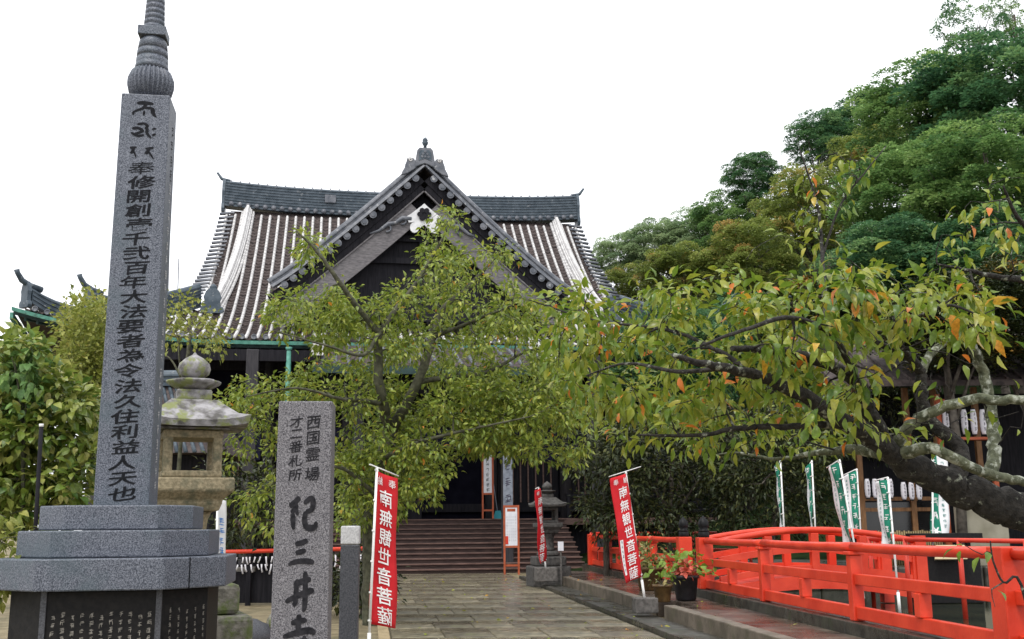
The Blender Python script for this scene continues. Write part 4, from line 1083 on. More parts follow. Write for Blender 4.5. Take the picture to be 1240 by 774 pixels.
# arched red bridge leading off between the two capped posts
bA = Vector((FL(21.7)+.15, 21.7, 0)); bdir = Vector((1, .10, 0)).normalized(); bn = Vector((-bdir.y, bdir.x, 0)); BL = 4.0
br = thing('arched_bridge', bA, 'small arched red bridge over the pond between the capped posts', 'bridge')
def arch(t): return .22*math.sin(math.pi*min(1,max(0,t)))
def bp(t, side, z): return bA + bdir*(BL*t) + bn*(side) + Vector((0,0,.44 + arch(t) + z))
for i in range(16):
    t0, t1 = i/16, (i+1)/16 - .004; mb = MB()
    mb.add([bp(t,s,z) for z in (-.06,-.002) for t, s in ((t0,-.66),(t1,-.66),(t1,.66),(t0,.66))], [(3,2,1,0),(4,5,6,7),(0,1,5,4),(1,2,6,5),(2,3,7,6),(3,0,4,7)]); mb.build('plank', M['red_thin'], br)
for sd in (-.78, .78):
    mb = MB(); sweep(mb, [(bp(t,sd,-.12), bn, (0,0,1)) for t in np.linspace(0,1,14)], [(-.09,-.12),(.09,-.12),(.09,.12),(-.09,.12)]); mb.build('side_beam', M['red'], br)
    mb = MB(); mb.tube([bp(t,sd,.86) for t in np.linspace(.03,1,18)], .058, 12); mb.build('top_rail', M['red'], br)
    for zz in (.14, .50):
        mb = MB(); sweep(mb, [(bp(t,sd,zz), bn, (0,0,1)) for t in np.linspace(.03,.985,14)], [(-.045,-.06),(.045,-.06),(.045,.06),(-.045,.06)]); mb.build('rail', M['red'], br)
    for t in (.27, .5, .74, 1.0):
        p = bp(t, sd, 0); mb = MB(); red_post(mb, p.x, p.y, p.z-.0, p.z+.80, .15, 5); mb.build('post', M['red'], br, bevel=.01)
        if t == 1.0:
            mb = MB(); red_post(mb, p.x+.09, p.y, 0.03, p.z+.95, .22, 5); mb.build('end_post', M['red'], br, bevel=.01)
# thin far rails round the pond
def thin_rail(label, pts, zs, posts):
    t = thing('pipe_rail', (*pts[0][:2], 0), label, 'railing', 'thin red railings')
    for z in zs:
        mb = MB(); mb.tube([(x,y,z) for x, y in pts], .038, 8); mb.build('rail', M['red_thin'], t)
    for (x, y, z0) in posts:
        mb = MB(); mb.tube([(x,y,z0),(x,y,max(zs)+.02)], .045, 8); mb.build('post', M['red_thin'], t)
a = at(1050,657,22); b = at(1250,657,17)
thin_rail('thin red pipe railing running from the bridge end past the tan wall', [(a.x,a.y),(b.x,b.y)], (1.33,1.14), [(a.x+ (b.x-a.x)*t, a.y+(b.y-a.y)*t, 0) for t in (.02,.28,.62,.97)])
a = at(712,646,34.8); b = at(1062,646,28)
thin_rail('thin red railing along the far side of the pond under the dark trees', [(a.x+.1,a.y),(b.x,b.y)], (1.42,.95), [(a.x+.1+(b.x-a.x)*t, a.y+(b.y-a.y)*t, 0) for t in (.0,.2,.4,.6,.8,.98)])

# ---------------------------------------------------------------- leaves on potted plants etc.
def leaf_tris(full=True):
    if full:
        v = [(0,0,0)]
        for t, w, f, dr in ((.16,.30,.04,0),(.42,.5,.08,-.03),(.72,.34,.03,-.13)): v += [(t,w,f+dr),(t+.02,0,dr),(t,-w,f+dr)]
        v.append((1,0,-.34))
        f = [(0,2,1),(0,3,2)]
        for a in (1,4): f += [(a,a+1,a+4),(a,a+4,a+3),(a+1,a+2,a+5),(a+1,a+5,a+4)]
        f += [(7,8,10),(8,9,10)]
        return np.array(v), np.array(f)
    if full is None: return np.array([(0,0,0),(.45,.5,.06),(.45,-.5,.06),(1,0,-.10)]), np.array([(0,2,1),(1,2,3)])
    return np.array([(0,0,0),(.42,.5,.10),(.45,0,0),(.42,-.5,.10),(1,0,-.14)]), np.array([(0,2,1),(0,3,2),(1,2,4),(2,3,4)])
def leaf_cloud(P, D, length, width, tint, full=True, roll=None):
    """P, D (n,3): leaf base and direction; returns V, F, tint per vertex"""
    n = len(P); D = D / (np.linalg.norm(D, axis=1, keepdims=True) + 1e-9)
    up = np.zeros((n,3)); up[:,2] = 1; up += rng.normal(0, .45, (n,3))
    S = np.cross(D, up); S /= (np.linalg.norm(S, axis=1, keepdims=True) + 1e-9); N = np.cross(S, D)
    tv, tf = leaf_tris(full)
    Ln = (length * rng.uniform(.65, 1.2, n))[:,None,None]; Wd = width / length
    V = P[:,None,:] + Ln*(tv[None,:,0:1]*D[:,None,:] + Wd*tv[None,:,1:2]*S[:,None,:] + tv[None,:,2:3]*N[:,None,:])
    k = len(tv); F = (np.arange(n)[:,None,None]*k + tf[None]).reshape(-1,3)
    return V.reshape(-1,3), F, np.repeat(tint, k)

def pot_plant(label, x, y, z0, rp, hp, mpot, mleaf, spread, hl, n, leafl, leafw, rim=True, tint=None):
    t = thing('potted_plant', (x,y,z0), label, 'potted plant', 'flower pots on the terrace')
    mb = MB(); mb.lathe([(rp*.72,0),(rp*.78,.02),(rp*.96,hp*.86),(rp*1.08,hp*.88),(rp*1.08,hp),(rp*.95,hp),(rp*.9,hp-.05),(.02,hp-.05)], (x,y,z0), 24); mb.build('pot', mpot, t)
    P = np.column_stack([rng.normal(0,spread*.42,n)+x, rng.normal(0,spread*.42,n)+y, z0+hp+np.abs(rng.normal(.0,.45,n))*hl])
    D = np.column_stack([rng.normal(0,1,n)+(P[:,0]-x)*2, rng.normal(0,1,n)+(P[:,1]-y)*2, rng.normal(-.2,.6,n)])
    if tint is None: ti = rng.uniform(0,1,n)
    else: ti = tint(P)
    V, F, tt = leaf_cloud(P, D, leafl, leafw, ti)
    np_mesh('foliage', V, F, mleaf, t, tt)['kind'] = 'stuff'
    for k in range(7):
        a = rng.uniform(0,6.28); mb = MB(); mb.tube([(x,y,z0+hp-.05),(x+.4*spread*math.cos(a)*.5,y+.4*spread*math.sin(a)*.5,z0+hp+hl*.25),(x+.8*spread*math.cos(a)*.5,y+.8*spread*math.sin(a)*.5,z0+hp+hl*.5)], [.008,.006,.003], 5); mb.build('stem', M['leaf_pot'] if False else M['bark_mid'], t)
    return t
zT = .292
p = ground(797, 716, zT); pot_plant('large brown clay pot with yellowing leafy plant on the terrace', p.x-.12, p.y+.35, zT, .30, .48, M['pot_brown'], M['leaf_pot'], .62, .62, 240, .12, .07)
p = ground(801, 729, zT); pot_plant('small ribbed brown pot with sparse plant in front of the larger one', p.x+.03, p.y+.02, zT, .17, .30, M['pot_brown'], M['leaf_pot'], .30, .14, 30, .08, .04)
p = ground(832, 727, zT); pot_plant('black plastic pot with bright green and pink coleus below the finial', p.x, p.y+.1, zT, .235, .44, M['pot_black'], M['leaf_coleus'], .52, .42, 190, .13, .10, tint=lambda P: np.where(np.hypot(P[:,0]-p.x, P[:,2]-(zT+.55)) < .19, rng.uniform(.5,1,len(P)), rng.uniform(0,.55,len(P))))

# ---------------------------------------------------------------- things by the stairs
def sign_stand(label, px0, px1, ptop, pboard, pbot, Y, z0):
    a = at(px0, ptop, Y); b = at(px1, ptop, Y); zb = at(px0, pboard, Y).z; w = b.x - a.x
    t = thing('sign_stand', ((a.x+b.x)/2, Y, z0), label, 'sign', 'framed notice stands')
    for x in (a.x+.03, b.x-.03):
        mb = MB(); mb.box(x-.035,x+.035,Y-.04,Y+.04,z0,a.z); mb.build('leg', M['orange_wood'], t)
        mb = MB(); mb.bar((x,Y+.05,zb),(x,Y+.55,z0+.03), .05, .05); mb.build('back_leg', M['orange_wood'], t)
    for z in (zb-.04, (zb+z0)/2 - .2): mb = MB(); mb.box(a.x+.066,b.x-.066,Y-.03,Y+.03,z,z+.07); mb.build('crossbar', M['orange_wood'], t)
    mb = MB(); mb.box(a.x+.066,b.x-.066,Y-.03,Y+.03,a.z-.08,a.z); mb.build('crossbar', M['orange_wood'], t)
    mb = MB(); mb.box(a.x+.068,b.x-.068,Y-.02,Y+.02,zb+.032,a.z-.083); bd = mb.build('board', M['board_white'], t)
    return t, bd, (a.x+b.x)/2, zb, a.z, w
t, bd, xc, zb, ztp, w = sign_stand('orange framed white notice board standing in front of the stair column', 609.5, 628.5, 612, 662, 687, 38.6, 0)
mb = MB(); mb.box(xc-w*.26,xc+w*.26,38.575,38.578,ztp-.22,ztp-.12); mb.build('heading', M['orange_wood'], bd)
mb = MB(); r_ = random.Random(8); items = []
for k in range(5):
    for j in range(9): v, f = scribble(r_); items.append((v, f, xc - w*.26 + k*w*.13, ztp - .42 - j*.10, .05, .07))
inscribe(mb, items, lambda x, y, l=0: Vector((x, 38.576 - l, y))); mb.build('small_writing', M['post_blue'], bd, fix=False)['kind'] = 'stuff'
mb = MB(); mb.box(xc-w*.38,xc-w*.2,38.572,38.578,zb+.08,zb+.36); mb.build('red_tag', M['red_thin'], bd)
Yv = 43.6
t, bd, xc, zb, ztp, w = sign_stand('white paper sign with bold black writing in red frame on the veranda', 583.5, 597.5, 548, 598, 622, Yv, 1.98)
mb = MB(); r_ = random.Random(9); items = [(*scribble(r_), xc, ztp - .3 - j*.2, .2, .17) for j in range(8)]
inscribe(mb, items, lambda x, y, l=0: Vector((x, Yv-.026-l, y))); mb.build('bold_writing', M['ink'], bd, fix=False)['kind'] = 'stuff'
# writing on the porch column
mb = MB(TM); r_ = random.Random(10); items = [(*scribble(r_), 2.8, 3.9 - k*.62, .34, .44) for k in range(4)]
mb2 = MB(); inscribe(mb2, items, lambda x, y, l=0: T(x, -18.006-l, y)); mb2.build('column_writing', M['print_ink'], temple, fix=False)['kind'] = 'stuff'
mb = MB(TM); mb.box(-2.8+5.42, 2.98, -18.004, -18.0005, 1.6, 4.3); mb.build('column_plate', M['post_blue'], temple)
# stone stumps
p = ground(594.5, 689); t = thing('stone_stump', (p.x,p.y,0), 'short square stone stump on a block at the foot of the stairs', 'stone post')
mb = MB(yawM((p.x,p.y,0),8)); mb.box(-.3,.3,-.3,.3,0,.28); mb.build('block', M['stone_grey'], t, bevel=.03)
mb = MB(yawM((p.x,p.y,0),8)); mb.box(-.18,.18,-.18,.18,.282,.92); mb.build('stump', M['stone_grey'], t, bevel=.04)
p = ground(583.5, 690.5); t = thing('plastic_bollard', (p.x,p.y,0), 'low blue grey round post beside the stone stump', 'bollard')
mb = MB(); mb.lathe([(.14,0),(.14,.56),(.12,.60),(.02,.61)], (p.x,p.y,0), 16); mb.build('tube', M['post_blue'], t)
mb = MB(); mb.lathe([(.17,0),(.17,.03),(.142,.04)], (p.x,p.y,0), 16); mb.build('foot', M['post_blue'], t)
a = at(675.5, 656, 29.8); b = at(682.5, 667, 29.8)
t = thing('small_sign', ((a.x+b.x)/2, 29.8, 0), 'small white square sign on a stake by the dark stone lantern', 'sign')
mb = MB(); mb.box(a.x,b.x,29.78,29.80,b.z,a.z); mb.build('panel', M['board_white'], t)
mb = MB(); mb.box((a.x+b.x)/2-.02,(a.x+b.x)/2+.02,29.81,29.84,0,a.z-.05); mb.build('stake', M['stone_grey'], t)
# broom with a teal dustpan leaning on the veranda
p = at(603, 617, 43.9); t = thing('broom', (p.x, 43.9, 1.98), 'long handled broom with teal head leaning beside the veranda sign', 'broom')
mb = MB(); mb.tube([(p.x,43.9,2.1),(p.x-.3,44.3,4.2)], .02, 6); mb.build('handle', M['post_blue'], t)
mb = MB(); mb.add([(p.x-.2,43.85,1.98),(p.x+.2,43.85,1.98),(p.x+.2,43.98,1.98),(p.x-.2,43.98,1.98),(p.x-.1,43.87,2.3),(p.x+.1,43.87,2.3),(p.x+.1,43.96,2.3),(p.x-.1,43.96,2.3)], [(3,2,1,0),(4,5,6,7),(0,1,5,4),(1,2,6,5),(2,3,7,6),(3,0,4,7)]); mb.build('head', M['blue_tarp'], t)
# offertory box
tb = T(-1.2, -13.6, 1.98); t = thing('offertory_box', tb, 'dark slatted offertory box on the veranda above the stairs', 'box')
mb = MB(yawM(tb, YAW)); mb.box(-1.1,1.1,-.4,.4,0,.75); mb.build('chest', M['wood_dark'], t, bevel=.02)
for k in range(9): mb = MB(yawM(tb, YAW)); x = -1.0+k*.25; mb.box(x-.04,x+.04,-.38,.38,.752,.80); mb.build('slat', M['stair'], t)
# omikuji rack: red bar and tied paper fortunes, left of the walk
Yr = 24.0
a = at(252, 669, Yr); b = at(452, 664, Yr); t = thing('fortune_rack', ((a.x+b.x)/2, Yr, 0), 'red topped rack hung with white tied paper fortunes', 'rack')
mb = MB(); mb.tube([a, b], .045, 8); mb.build('top_bar', M['red'], t)
for k in range(5):
    q = a.lerp(b, k/4); mb = MB(); mb.box(q.x-.05,q.x+.05,Yr-.02,Yr+.08,0,q.z-.046); mb.build('post', M['wood_dark'], t)
for dz in (.14, .30):
    mb = MB(); mb.tube([a+Vector((0,0,-dz)), b+Vector((0,0,-dz))], .012, 5); rope = mb.build('rope', M['wood_dark'], t)
    x = a.x + .05
    while x < b.x - .05:
        z = a.z + (b.z-a.z)*(x-a.x)/(b.x-a.x) - dz; L_ = rr.uniform(.08,.20); s = rr.uniform(-.05,.05)
        mb = MB(); mb.tube([(x,Yr-.02,z+.02),(x+s*.4,Yr-.035,z-L_*.5),(x+s,Yr-.03,z-L_)], [.02,.014,.02], 4); mb.build('paper_strip', M['paper'], rope, fix=False); x += rr.uniform(.06,.15)
mb = MB(); mb.box(a.x,b.x,Yr+.1,Yr+.14,.05,a.z-.42); mb.build('back_board', M['wood_dark'], t)
# loose stones by the lantern and kerb
def boulder(label, x, y, rx, ry, rz, m, seed):
    r_ = np.random.default_rng(seed); mb = MB(); n, k = 12, 7; V = []
    for i in range(k+1):
        th = math.pi*i/k
        for j in range(n):
            ph = 2*math.pi*j/n; s = 1 + .16*math.sin(3*ph+seed) * math.sin(th) + r_.uniform(-.07,.07)
            V.append((x+rx*s*math.sin(th)*math.cos(ph), y+ry*s*math.sin(th)*math.sin(ph), max(-.05, rz*.45 + rz*.62*math.cos(th)*s)))
    mb.add(V, [(i*n+j, i*n+(j+1)%n, (i+1)*n+(j+1)%n, (i+1)*n+j) for i in range(k) for j in range(n)], True)
    o = mb.build('boulder', m, loc=(x,y,0)); tag(o, label, 'rock', 'garden stones')
p = ground(300, 790); boulder('grey rounded stone beside the mossy lantern base', p.x, p.y-.2, .34,.3,.42, M['granite_dark'], 1)
p = ground(330, 768); boulder('low mossy stone behind the carved post', p.x+.05, p.y+.6, .28,.25,.3, M['stone_moss'], 2)
# ---------------------------------------------------------------- side hall with paper lanterns behind the pond
SYd = 29.5
def S(px_, py_, d=0): return at(px_, py_, SYd + d)
x0 = S(1043,600).x; x1 = S(1270,600).x
hall = thing('side_hall', (x0, SYd, .5), 'small wooden side hall with windows and reed screen beyond the pond', 'building')
def hb(name, m, xa, xb, ya, yb, za, zb, parent=hall, bevel=0): mb = MB(); mb.box(xa,xb,ya,yb,za,zb); return mb.build(name, m, parent, bevel=bevel)
zg = .5; ze = S(1100,470).z
hb('back_wall', M['wood_dark'], x0, x1+2, SYd+1.5, SYd+1.6, zg, ze)
xm = S(1140,600).x
for x in (x0, (x0+xm)/2+.3, xm, S(1190,600).x, x1): hb('post', M['brown_wood'], x-.07, x+.07, SYd-.07, SYd+.07, zg, ze)
for pz in (604, 617, 660): z = S(1100,pz).z; hb('beam', M['brown_wood'], x0+.072, xm-.072, SYd-.045, SYd+.045, z-.05, z+.05)
za, zb_ = S(1100,616).z-.06, S(1100,606).z
hb('window_pane', M['glass_dark'], x0+.08, (x0+xm)/2+.22, SYd+.0, SYd+.02, S(1100,648).z, S(1100,608).z)
hb('window_pane', M['glass_dark'], (x0+xm)/2+.38, xm-.08, SYd+.0, SYd+.02, S(1100,648).z, S(1100,608).z)
zr0, zr1 = .5, S(1100,643).z
scr = hb('reed_screen', M['wood_dark'], x0+.08, xm-.08, SYd-.12, SYd-.1, zr0, zr1)
x = x0+.1
while x < xm-.12:
    mb = MB(); mb.tube([(x,SYd-.15,zr0),(x,SYd-.15,zr1+rr.uniform(-.02,.03))], .024, 6); mb.build('reed', M['bamboo'], scr); x += .062
for z in (.8, 1.3): hb('reed_tie', M['stair'], x0+.08, xm-.08, SYd-.19, SYd-.176, z, z+.03, scr)
hb('plain_wall', M['wall_tan'], S(1128,600).x, S(1185,600).x, SYd-1.6, SYd-1.4, .5, S(1128,600,-1.6).z)
rf = MB(); zc = ze
rf.add([(x0-1.2,SYd-1.6,zc),(x1+3,SYd-1.6,zc),(x1+3,SYd+3,zc+2.2),(x0-1.2,SYd+3,zc+2.2),(x0-1.2,SYd-1.6,zc-.15),(x1+3,SYd-1.6,zc-.15),(x1+3,SYd+3,zc+2.05),(x0-1.2,SYd+3,zc+2.05)], [(0,1,2,3),(7,6,5,4),(4,5,1,0),(5,6,2,1),(6,7,3,2),(7,4,0,3)])
roof_ = rf.build('roof', M['tile_flat'], hall)
for k in range(24):
    x = x0 - 1.1 + k*.42; mb = MB(); mb.bar((x,SYd-1.62,zc+.03),(x,SYd+3,zc+2.23), .06, .06); mb.build('roof_batten', M['tile_flat'], roof_)
def paper_lantern(px0, py0, px1, py1, d, label):
    a = S(px0,py0,d); b = S(px1,py1,d); r_ = (b.x-a.x)/2; h = a.z-b.z; x = (a.x+b.x)/2; y = SYd+d
    t = thing('paper_lantern', (x,y,b.z), label, 'lantern', 'white paper lanterns')
    prof = []
    for k in range(13):
        u = k/12; prof.append((r_*(.62 + .38*math.sin(math.pi*min(1,max(0,u)))**.5) - (.006 if k % 2 else 0), h*u))
    mb = MB(); mb.lathe(prof, (x,y,b.z), 14); sh = mb.build('shade', M['paper'], t)
    for z in (b.z-.03, a.z): mb = MB(); mb.lathe([(.02,0),(r_*.62,0),(r_*.62,.03),(.02,.03)], (x,y,z), 14); mb.build('hoop', M['wood_dark'], t)
    items = [(*scribble(rr), 0, b.z + h*(.8 - .2*k), r_*.9, h*.19) for k in range(4)]
    mb = MB(); inscribe(mb, items, lambda xx, yy, l=0: Vector((x+xx, y - math.sqrt(max(.0001,(r_*1.0)**2 - xx*xx)) - .006 - l, yy))); mb.build('writing', M['print_ink'], sh, fix=False)['kind'] = 'stuff'
for k in range(4):
    paper_lantern(1046+k*9.3, 580, 1054.8+k*9.3, 603, -.35, 'white paper lantern in the row under the beam over the side hall window')
for k in range(3):
    paper_lantern(1090+k*9.3, 584, 1098.8+k*9.3, 605, -.35, 'white paper lantern in the row under the beam over the side hall window')
for k in range(5):
    paper_lantern(1140+k*11.3, 496, 1150.6+k*11.3, 526, -1.2, 'large white paper lantern in the upper rack beside the orange post')
rk = thing('lantern_rack', (S(1190,600,-1.2).x, SYd-1.2, .5), 'orange brown wooden rack holding the upper paper lanterns', 'rack')
for px_ in (1136, 1198): x = S(px_,500,-1.2).x; hb('post', M['orange_wood'], x-.06, x+.06, SYd-1.26, SYd-1.14, .5, S(px_,478,-1.2).z, rk)
za = S(1160,531,-1.2).z; hb('shelf', M['orange_wood'], S(1136,500,-1.2).x+.062, S(1198,500,-1.2).x-.062, SYd-1.4, SYd-1.0, za-.05, za+.02, rk)
za = S(1160,488,-1.2).z; hb('top_bar', M['orange_wood'], S(1136,500,-1.2).x+.062, S(1198,500,-1.2).x-.062, SYd-1.26, SYd-1.14, za, za+.1, rk)
# slanted notice panel and dark chest by the pond
a = at(1130, 671, 22.5); b = at(1172, 671, 22.5)
t = thing('notice_panel', ((a.x+b.x)/2, 22.5, .02), 'slanted pale wooden notice panel on a dark chest across the pond', 'sign')
mb = MB(); mb.box(a.x-.3,b.x+.25,22.5,23.1,.02,1.0); mb.build('chest', M['panel_black'], t, bevel=.02)
mb = MB(); mb.box(a.x-.3,b.x+.3,22.42,23.15,1.32,1.42); mb.build('lid', M['panel_black'], t)
for x in (a.x-.25, b.x+.2): mb = MB(); mb.box(x-.04,x+.04,22.9,23.0,1.0,1.32); mb.build('support', M['panel_black'], t)
mb = MB(); q0 = at(1131,677,22.3); q1 = at(1172,660,22.3)
mb.add([(q0.x,22.25,q0.z),(q1.x-.05,22.25,q0.z),(q1.x,22.45,q1.z),(q0.x+.12,22.45,q1.z),(q0.x,22.28,q0.z-.02),(q1.x-.05,22.28,q0.z-.02),(q1.x,22.48,q1.z-.02),(q0.x+.12,22.48,q1.z-.02)], [(0,1,2,3),(7,6,5,4),(4,5,1,0),(5,6,2,1),(6,7,3,2),(7,4,0,3)]); mb.build('panel', M['wood_panel'], t)

# fallen leaves on the wet paving
n = 130; yy = rng.uniform(11, 36, n); xx = np.array([WL(a)+.1 + (FL(a)-.3-WL(a)-.1)*b for a, b in zip(yy, rng.uniform(0,1,n))])
zz = np.array([.042 if x < K1(a) else (.115 if x < L1(a) else .312) for x, a in zip(xx, yy)])
D = np.column_stack([rng.normal(0,1,n), rng.normal(0,1,n), rng.normal(0,.08,n)])
V, F, tt = leaf_cloud(np.column_stack([xx,yy,zz]), D, .085, .04, rng.uniform(.55,1,n))
V[:,2] = np.maximum(V[:,2], np.repeat(zz,11)-.012); o = np_mesh('fallen_leaves', V, F, M['leaf_cherry'], None, tt)
tag(o, 'yellowed fallen leaves scattered over the wet stone path', 'leaves', kind='stuff')

# small tiled shrine behind the stone lantern
Yh = 31.0; a = at(150, 560, Yh); b = at(268, 548, Yh); rt_ = at(236, 466, Yh + 2.0); rl_ = at(150, 466, Yh + 2.0)
sh = thing('small_shrine', ((a.x+b.x)/2, Yh+1.5, 0), 'small dark tiled shrine roof showing behind the stone lantern', 'shrine')
mb = MB(); mb.box(a.x+.3, b.x-.5, Yh+.8, Yh+3.6, 0, b.z+.1); mb.build('wall', M['wood_dark'], sh)
mb = MB(); mb.add([(a.x,Yh,b.z),(b.x,Yh,b.z),(rt_.x,Yh+2,rt_.z),(rl_.x,Yh+2,rl_.z),(b.x,Yh+4.2,b.z),(a.x,Yh+4.2,b.z)], [(0,1,2,3),(3,2,4,5),(1,4,2),(0,3,5),(0,5,4,1)]); shr = mb.build('roof', M['tile_flat'], sh)
for k in range(12):
    t_ = k/11; p0 = Vector((rl_.x,Yh+2,rl_.z)).lerp(Vector((rt_.x,Yh+2,rt_.z)), t_); p1 = Vector((a.x,Yh,b.z)).lerp(Vector((b.x,Yh,b.z)), t_)
    mb = MB(); round_row(mb, [p0.lerp(p1, q/6)+Vector((0,0,.02)) for q in range(7)], .06); mb.build('round_tile_row', M['tile_ridge'], shr, fix=False)
mb = MB(); sweep(mb, [((x,Yh+2,rt_.z-.05),(0,1,0),(0,0,1)) for x in (rl_.x, rt_.x+.1)], capsect(.3,.35)); mb.build('ridge', M['tile_ridge'], shr)

a = at(50, 517, 11.0); b = at(43, 640, 11.0); t = thing('garden_stake', (b.x, 11.0, 0), 'dark garden stake with pale tip among the left shrubs', 'stake')
mb = MB(); mb.tube([(b.x-.05,11.0,0), b, a], .022, 8); mb.build('rod', M['wood_dark'], t)
mb = MB(); mb.tube([a, a+(a-b)*.03], .024, 8); mb.build('tip', M['white_pole'], t)
# ================================================================ TREES
def smooth_path(P, n=6):
    """P: list of (Vector, radius) -> denser Catmull-Rom"""
    out = []
    for i in range(len(P)-1):
        p0, p1, p2, p3 = P[max(i-1,0)], P[i], P[i+1], P[min(i+2,len(P)-1)]
        for k in range(n):
            t = k/n
            q = .5*((2*p1[0]) + (p2[0]-p0[0])*t + (2*p0[0]-5*p1[0]+4*p2[0]-p3[0])*t*t + (3*p1[0]-p0[0]-3*p2[0]+p3[0])*t**3)
            out.append((q, p1[1]*(1-t)+p2[1]*t))
    out.append(P[-1]); return out
def gnarl(path, amp, r_):
    return [(p + Vector((r_.gauss(0,1), r_.gauss(0,1), r_.gauss(0,1)))*amp*rad, rad) for p, rad in path]
class Tree:
    def __init__(s, name, label, cat, base, group=None, seed=1):
        s.t = thing(name, base, label, cat, group); s.nodes = []; s.rad = []; s.dirs = []; s.r = random.Random(seed); s.g = np.random.default_rng(seed); s.tw = MB(); s.ends = []
    def limb(s, pts, m, name='branch', n=9, amp=.12, parent=None):
        path = gnarl(smooth_path(pts), amp, s.r)
        mb = MB(); mb.tube([p for p,_ in path], [r for _,r in path], n); o = mb.build(name, m, parent or s.t, fix=False)
        for i, (p, r_) in enumerate(path):
            s.nodes.append(np.array(p)); s.rad.append(r_)
            d = path[min(i+1,len(path)-1)][0] - path[max(i-1,0)][0]; s.dirs.append(np.array(d.normalized() if d.length > 0 else d))
        return o
    def grow(s, targets, r_end=.004, shrink=.55, maxr=.035, bow=.18, nside=4, step=.22, lim=None):
        T_ = np.array([np.array(t) for t in targets]); N = np.array(s.nodes)
        d0 = np.array([np.min(np.sum((N - t)**2, 1)) for t in T_]); order = np.argsort(d0)
        cap = len(s.nodes) + len(T_)*14 + 10
        NN = np.zeros((cap,3)); NN[:len(N)] = N; cnt = len(N); RR = list(s.rad); DD = list(s.dirs)
        for i in order:
            t = T_[i]; q = NN[:cnt]; dv = t - q; d2 = np.sum(dv*dv, 1)
            # prefer joining where the branch already heads towards the target
            j = int(np.argmin(d2)); L = math.sqrt(d2[j])
            if L < .05: continue
            a = q[j].copy(); k = max(2, min(12, int(L/step)+1)); r0 = min(maxr, RR[j]*shrink + .002); r0 = max(r0, r_end*1.3)
            d = DD[j]; mid = a + (t-a)*.45 + d*L*.22 + np.array([0,0,1])*L*bow*.4 + s.g.normal(0, L*.06, 3)
            P = []; Rr = []
            for m in range(k+1):
                u = m/k; p = a*(1-u)**2 + mid*2*u*(1-u) + t*u*u
                if 0 < m < k: p = p + s.g.normal(0, .012, 3)
                P.append(p); Rr.append(r0*(1-u) + r_end*u)
            s.tw.tube([Vector(p) for p in P], Rr, nside, cap=False)
            for m in range(1, k+1):
                if cnt < cap: NN[cnt] = P[m]; cnt += 1; RR.append(Rr[m]); dd = P[m]-P[m-1]; DD.append(dd/(np.linalg.norm(dd)+1e-9))
            s.ends.append(np.array(P))
        return s
    def twigs(s, m): 
        o = s.tw.build('twigs', m, s.t, fix=False); o['kind'] = 'stuff'; return o
    def leaf_sites(s, per, spread, along=.6, droop=.8, out=.5):
        """leaf bases and directions along the outer part of every twig"""
        P = []; D = []
        for tw in s.ends:
            n = max(1, int(s.g.poisson(per))); k = len(tw)
            u = (1 - along*s.g.random(n)**1.1)*(k-1); i = np.minimum(u.astype(int), k-2); f = (u-i)[:,None]
            p = tw[i]*(1-f) + tw[i+1]*f; d = tw[i+1]-tw[i]; d /= (np.linalg.norm(d,axis=1,keepdims=True)+1e-9)
            rnd = s.g.normal(0,1,(n,3)); P.append(p + rnd*spread); D.append(d*out + rnd*.55 + np.array([0,0,-droop]))
        return np.concatenate(P), np.concatenate(D)
def in_poly(x, y, poly):
    c = False; j = len(poly)-1
    for i in range(len(poly)):
        xi, yi = poly[i]; xj, yj = poly[j]
        if (yi > y) != (yj > y) and x < (xj-xi)*(y-yi)/(yj-yi)+xi: c = not c
        j = i
    return c
def sample_region(poly, n, depth, r_, spacing=0):
    """n points whose outline from the path is poly; depth(px, py) -> (near, far)"""
    xs = [p[0] for p in poly]; ys = [p[1] for p in poly]; out = []; k = 0
    while len(out) < n and k < n*60:
        k += 1; x = r_.uniform(min(xs), max(xs)); y = r_.uniform(min(ys), max(ys))
        if not in_poly(x, y, poly): continue
        a, b = depth(x, y); out.append(at(x, y, r_.uniform(a, b)))
    return out
def px(*L): return [(at(x, y, Y), r_) for x, y, Y, r_ in L]

# ---------------------------------------------------------------- near cherry on the right
ct = Tree('cherry_tree', 'gnarled lichen-covered cherry tree leaning low over the red fence', 'tree', (5.4, 7.6, 0), 'cherry trees', 21)
B = M['bark']
trunk_pts = [(Vector((5.45,7.6,-.1)),0.2322),(Vector((5.4,7.5,0.5160)),0.1978),(Vector((5.1,7.4,1.15)),0.1720)] + px((1400,664,7.2,0.1419),(1300,645,7.1,0.1290),(1235,622,7.0,0.1247),(1180,600,6.95,0.1075),(1130,578,6.9,0.0903),(1087,556,6.85,0.0860))
ct.limb(trunk_pts, B, 'trunk', 16, .11)
L_ = ct.limb
L_(px((1095,560,6.85,.08),(1056,531,6.7,.062),(1010,504,6.5,.05),(959,473,6.3,.04),(916,455,6.1,.032),(880,446,5.9,.026),(848,440,5.8,.020),(815,430,5.7,.012)), B)
L_(px((1075,545,6.8,.07),(1066,525,6.8,.055),(1050,492,6.7,.046),(1039,465,6.6,.042),(1002,442,6.4,.034),(963,428,6.2,.028),(925,424,6.0,.022),(886,422,5.8,.015)), B)
L_(px((1150,588,6.9,.07),(1165,545,7.0,.05),(1124,507,7.1,.045),(1116,470,7.1,.04),(1114,450,7.1,.036),(1100,432,7.0,.028),(1060,415,6.8,.018)), B)
L_(px((1115,452,7.1,.03),(1130,425,7.2,.026),(1161,404,7.3,.022)), M['bark_moss'])
L_(px((1200,575,7.3,.05),(1204,545,7.4,.045),(1200,500,7.5,.042),(1190,450,7.5,.038),(1176,420,7.4,.034),(1160,403,7.3,.026)), M['bark_moss'])
